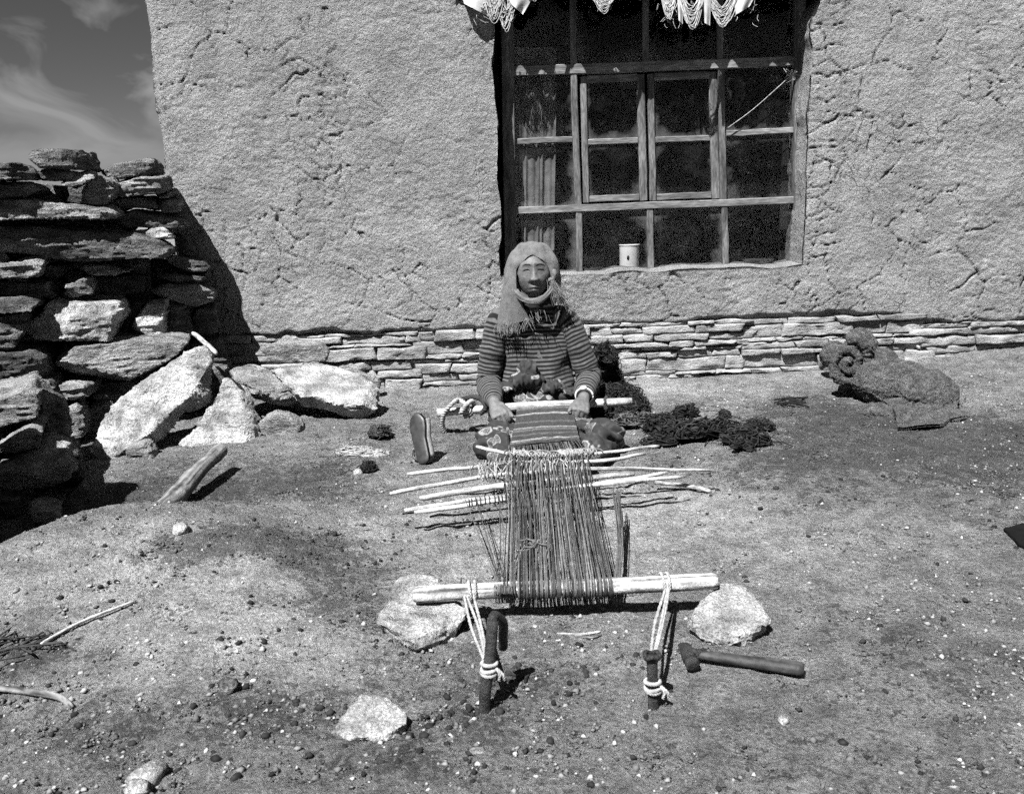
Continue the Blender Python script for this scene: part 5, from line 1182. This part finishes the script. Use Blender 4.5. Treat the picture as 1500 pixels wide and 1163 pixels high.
# chin side of the opening sits further back than the brow side
LP = np.array(LP); 
for i, w_ in enumerate((1, 1, 1, 1, .8, .45, .15)):
    zr_ = (LP[i][:, 2]-HC[2]); LP[i][:, 1] += w_*(.030*sst(-.05, -.12, zr_) + .026*sst(.045, .10, zr_) + .026*sst(.03, .065, np.abs(LP[i][:, 0]-HC[0])))
dense = []
for k in range(LP.shape[1]): dense.append(spline(LP[:, k], 40))
dense = np.array(dense); fl = dense.reshape(-1, 3); cc = fl - HC; nn_ = cc/np.linalg.norm(cc, axis=1)[:, None]
fl = fl + nn_*(.0030*fbm(fl*np.array([1, 1, .6]), 16, 3, 6) + .0028*np.sin(fl[:, 0]*85 + fl[:, 1]*50 + fl[:, 2]*30 + 4*fbm(fl, 7, 2, 2)))[:, None]
mb = MB(); mb.grid(fl.reshape(dense.shape), 1.0, None, True)
cb = LP[-1].mean(0); mb.add(np.vstack([fl.reshape(dense.shape)[:, -1], cb[None]]), [(k, (k+1) % 84, 84) for k in range(84)])
mb.build('hood', 'scarf', scarf)
# roll of cloth passing under the chin, over one cheek
mb = MB(); ch = spline([P(753, 420, HY-.06), P(761, 433, HY-.088), P(773, 441, HY-.100), P(786, 442, HY-.102), P(798, 435, HY-.096), P(807, 424, HY-.082), P(812, 410, HY-.06)], 36)
mb.tube(ch, np.stack([np.interp(np.linspace(0, 1, 36), [0, .2, .5, .8, 1], [.010, .016, .017, .013, .008])*(1+.10*np.sin(np.linspace(0, 14, 36))), np.full(36, .010)], -1), 28, flat=(0, -.1, 1)); v_ = mb.v[-1]; ag = np.tile(np.arange(28)/28*6.283, 36); al_ = np.repeat(np.linspace(0, 1, 36), 28); v_ += (.0030*np.sin(5*ag+7*al_)*(.5+.5*np.sin(al_*9)))[:, None]*np.array([0, -.8, .4]); v_ += (.0045*fbm(v_, 45, 3, 8))[:, None]*np.array([.3, -.6, .7]); mb.build('chin_fold', 'scarf', scarf)
# panel falling on the right shoulder (viewer's left) and the knot at the other cheek
def panel(name, L_, R_, fold, n=30, m_=26):
    l_, r_ = spline(L_, n), spline(R_, n); pts = np.zeros((m_, n, 3))
    for i in range(m_):
        u = i/(m_-1); pts[i] = l_*(1-u)+r_*u; bul = np.linspace(.2, 1, n)
        pts[i, :, 1] += -.028*math.sin(math.pi*u)*bul + fold*math.sin(u*16)*bul*.6
    mb = MB(); mb.grid(pts); bk = pts.copy(); bk[..., 1] += .006; mb.grid(bk[:, ::-1]); mb.build(name, 'scarf', scarf); return pts
pn = panel('shoulder_panel', [P(745, 380, HY-.01), P(736, 420, HY-.01), P(731, 455, HY-.01), P(727, 477, HY-.01)], [P(756, 395, HY-.075), P(757, 425, HY-.085), P(766, 448, HY-.075), P(776, 468, HY-.06)], .006)
mb = MB(); mb.ellipsoid(P(807, 410, HY-.078), (.013, .013, .012)); mb.ellipsoid(P(812, 402, HY-.060), (.012, .018, .024)); mb.ellipsoid(P(810, 416, HY-.07), (.010, .012, .016)); me = remesh(mb.mesh('k'), .004, 3); co_ = get_co(me); set_co(me, co_ + get_no(me)*(.004*fbm(co_, 60, 2, 4))[:, None]); me.shade_smooth(); obj('knot', me, 'scarf', scarf)
def fringe(name, starts, ln_, sway, r=.0011, seed=1, tn=(.6, 1.5)):
    rs_ = np.random.RandomState(seed); mb = MB()
    for q_, a in enumerate(starts):
        if q_ % 7 == 0: cl_ = rs_.normal(size=2)*np.array([.28, .12]); ca_ = a
        a = a*.55 + ca_*.45 if np.linalg.norm(a-ca_) < .03 else a
        L_ = ln_*rs_.uniform(.6, 1.15); d = np.array([sway[0]+cl_[0]+rs_.normal()*.09, sway[1]+cl_[1]+rs_.normal()*.06, -1]); d /= np.linalg.norm(d)
        mb.tube(spline([a, a+d*L_*.4+rs_.normal(size=3)*.003, a+d*L_*.75+rs_.normal(size=3)*.004, a+d*L_], 9), [r]*6+[r*.9, r*.8, r*.5], 4, rs_.uniform(*tn), caps=False)
    o = mb.build(name, 'scarf_fibre', scarf); o['kind'] = 'stuff'
rs = np.random.RandomState(77)
fringe('fringe', [pn[rs.randint(0, 17), -1] + rs.normal(size=3)*np.array([.004, .003, .003]) + np.array([0, -.01, .008]) for k in range(90)], .06, (.05, -.25), seed=2)
fringe('fringe', [P(808+rs.normal()*3, 412+rs.normal()*3, HY-.085) for k in range(60)], .085, (.30, -.05), seed=3)
fringe('fringe', [P(818+rs.normal()*3, 425+rs.normal()*5, HY-.05) for k in range(40)], .09, (.30, -.1), seed=7)
fringe('fringe', [P(788+rs.normal()*8, 456+rs.normal()*4, HY-.085) for k in range(14)], .06, (.15, -.25), seed=4)
fringe('fringe', [pn[rs.randint(19, 26), -1] + rs.normal(size=3)*.004 + np.array([0, -.012, .01]) for k in range(14)], .06, (.55, -.25), seed=5)

# ---------------------------------------------------------------- skirt, apron bundle, watch
sk = bpy.data.materials.new('printed_cloth'); sk.use_nodes = True; t = sk.node_tree; L = t.links.new; b = t.nodes['Principled BSDF']; b.inputs['Roughness'].default_value = .9; b.inputs['Specular IOR Level'].default_value = .2
tcn = N(t, 'ShaderNodeTexCoord'); wn = N(t, 'ShaderNodeTexNoise', i_Scale=12, i_Detail=3); L(tcn.outputs['Object'], wn.inputs['Vector'])
va = N(t, 'ShaderNodeMixRGB'); va.inputs[0].default_value = .06; L(tcn.outputs['Object'], va.inputs[1]); L(wn.outputs['Color'], va.inputs[2])
vo = N(t, 'ShaderNodeTexVoronoi', i_Scale=13); L(va.outputs[0], vo.inputs['Vector']); vo2 = N(t, 'ShaderNodeTexVoronoi', feature='DISTANCE_TO_EDGE', i_Scale=13); L(va.outputs[0], vo2.inputs['Vector'])
sc_ = N(t, 'ShaderNodeSeparateColor'); L(vo.outputs['Color'], sc_.inputs[0])
flower = ma('MULTIPLY', mr(vo.outputs['Distance'], .36, .42, 1, 0), mr(sc_.outputs[0], .15, .2, 0, 1))
ringp = ma('MULTIPLY', mr(ma('ABSOLUTE', ma('SUBTRACT', vo.outputs['Distance'], .42), 0), .02, .05, 1, 0), mr(sc_.outputs[0], .15, .2, 0, 1))
dots = mr(nz_(150, 2), .5, .6, 0, 1)
c_ = ma('ADD', ma('ADD', .022, ma('MULTIPLY', flower, ma('ADD', .03, ma('MULTIPLY', dots, .10)))), ma('MULTIPLY', ringp, .16))
c_ = ma('ADD', c_, mr(nz_(40, 4), .5, .75, 0, .03)); L(c_, b.inputs['Base Color'])
bn = N(t, 'ShaderNodeBump', i_Strength=.4, i_Distance=.004); L(nz_(60, 6), bn.inputs['Height']); L(bn.outputs[0], b.inputs['Normal'])
mb = MB()
mb.tube([(TX, TY-.02, -.02), (TX, TY-.03, .05), (TX, TY-.03, .10), (TX, TY-.0, .15)], np.array([(.20, .24), (.20, .23), (.175, .20), (.14, .165)]), 28, flat=(0, 1, 0))
for h_, k_, f_ in ((hipR, kR, fR), (hipL, kL, fL)):
    mb.tube(spline([h_+np.array([0, -.02, 0]), (h_+k_)/2-np.array([0, 0, .025]), k_], 16), np.linspace(.07, .062, 16), 18)
    mb.ellipsoid(k_, (.092, .10, .078)); mb.tube(spline([k_, (k_+f_)/2, f_+np.array([0, .03, 0])], 12), np.linspace(.07, .05, 12), 16)
mb.ellipsoid(G(790, 660, .0)+np.array([0, .1, .02]), (.22, .26, .055))
me = remesh(mb.mesh('skirt'), .007, 4); co = get_co(me); no = get_no(me)
d_ = .012*fbm(co, 8, 3, 3) - .020*np.abs(np.sin(co[:, 0]*30 + co[:, 1]*16 + co[:, 2]*18 + 3*fbm(co, 5, 2, 7)))**5 + .004
co = co + no*d_[:, None]; co[:, 2] = np.maximum(co[:, 2], gz(co[:, 0], co[:, 1])-.01)
# keep the lap below the woven band
cap = np.where((co[:, 1] < 3.93) & (co[:, 0] > -.02) & (co[:, 0] < .27), .085, np.where((co[:, 1] > 3.62) & (co[:, 1] < 3.95), .10, 9)); co[:, 2] = np.minimum(co[:, 2], cap + .004*fbm(co, 30, 2, 2))
set_co(me, co); me.shade_smooth(); obj('skirt', me, sk, per)
mb = MB()
for px, py, rx, ry, rz in ((768, 558, .085, .055, .046), (774, 540, .052, .036, .040), (808, 568, .075, .05, .032), (745, 568, .05, .05, .03), (835, 574, .05, .05, .022)): mb.ellipsoid(P(px, py, 4.01), (rx, ry, rz))
me = remesh(mb.mesh('apron'), .005, 2); co = get_co(me); no = get_no(me); d_ = .010*fbm(co, 12, 3, 5) + .013*(.6-2*np.abs(fbm(co*np.array([1.8, 1, .6]), 17, 3, 8)))
set_co(me, co+no*d_[:, None]); me.shade_smooth(); obj('gathered_apron', me, sk, per)
mb = MB(); wc = WL + (EL-WL)*.10 + np.array([0, -.0, .0]); axw = u_(EL-WL); u = u_(np.cross(axw, (0, 0, 1))); v = np.cross(axw, u); an = np.linspace(0, 6.2832, 30)
mb.tube(wc + np.outer(np.cos(an), u)*.0335 + np.outer(np.sin(an), v)*.031, np.stack([np.full(30, .0025), np.full(30, .010)], -1), 8, flat=None); wt = mb.build('watch', 'watch', per)
fd = u_((-.2, -.85, .55)); fd = u_(fd - axw*(fd @ axw)); cd = wc + fd*.036
mb = MB(); mb.tube([cd - fd*.002, cd+fd*.006, cd+fd*.008], [.015, .015, .012], 18); mb.build('dial', 'watch', wt)
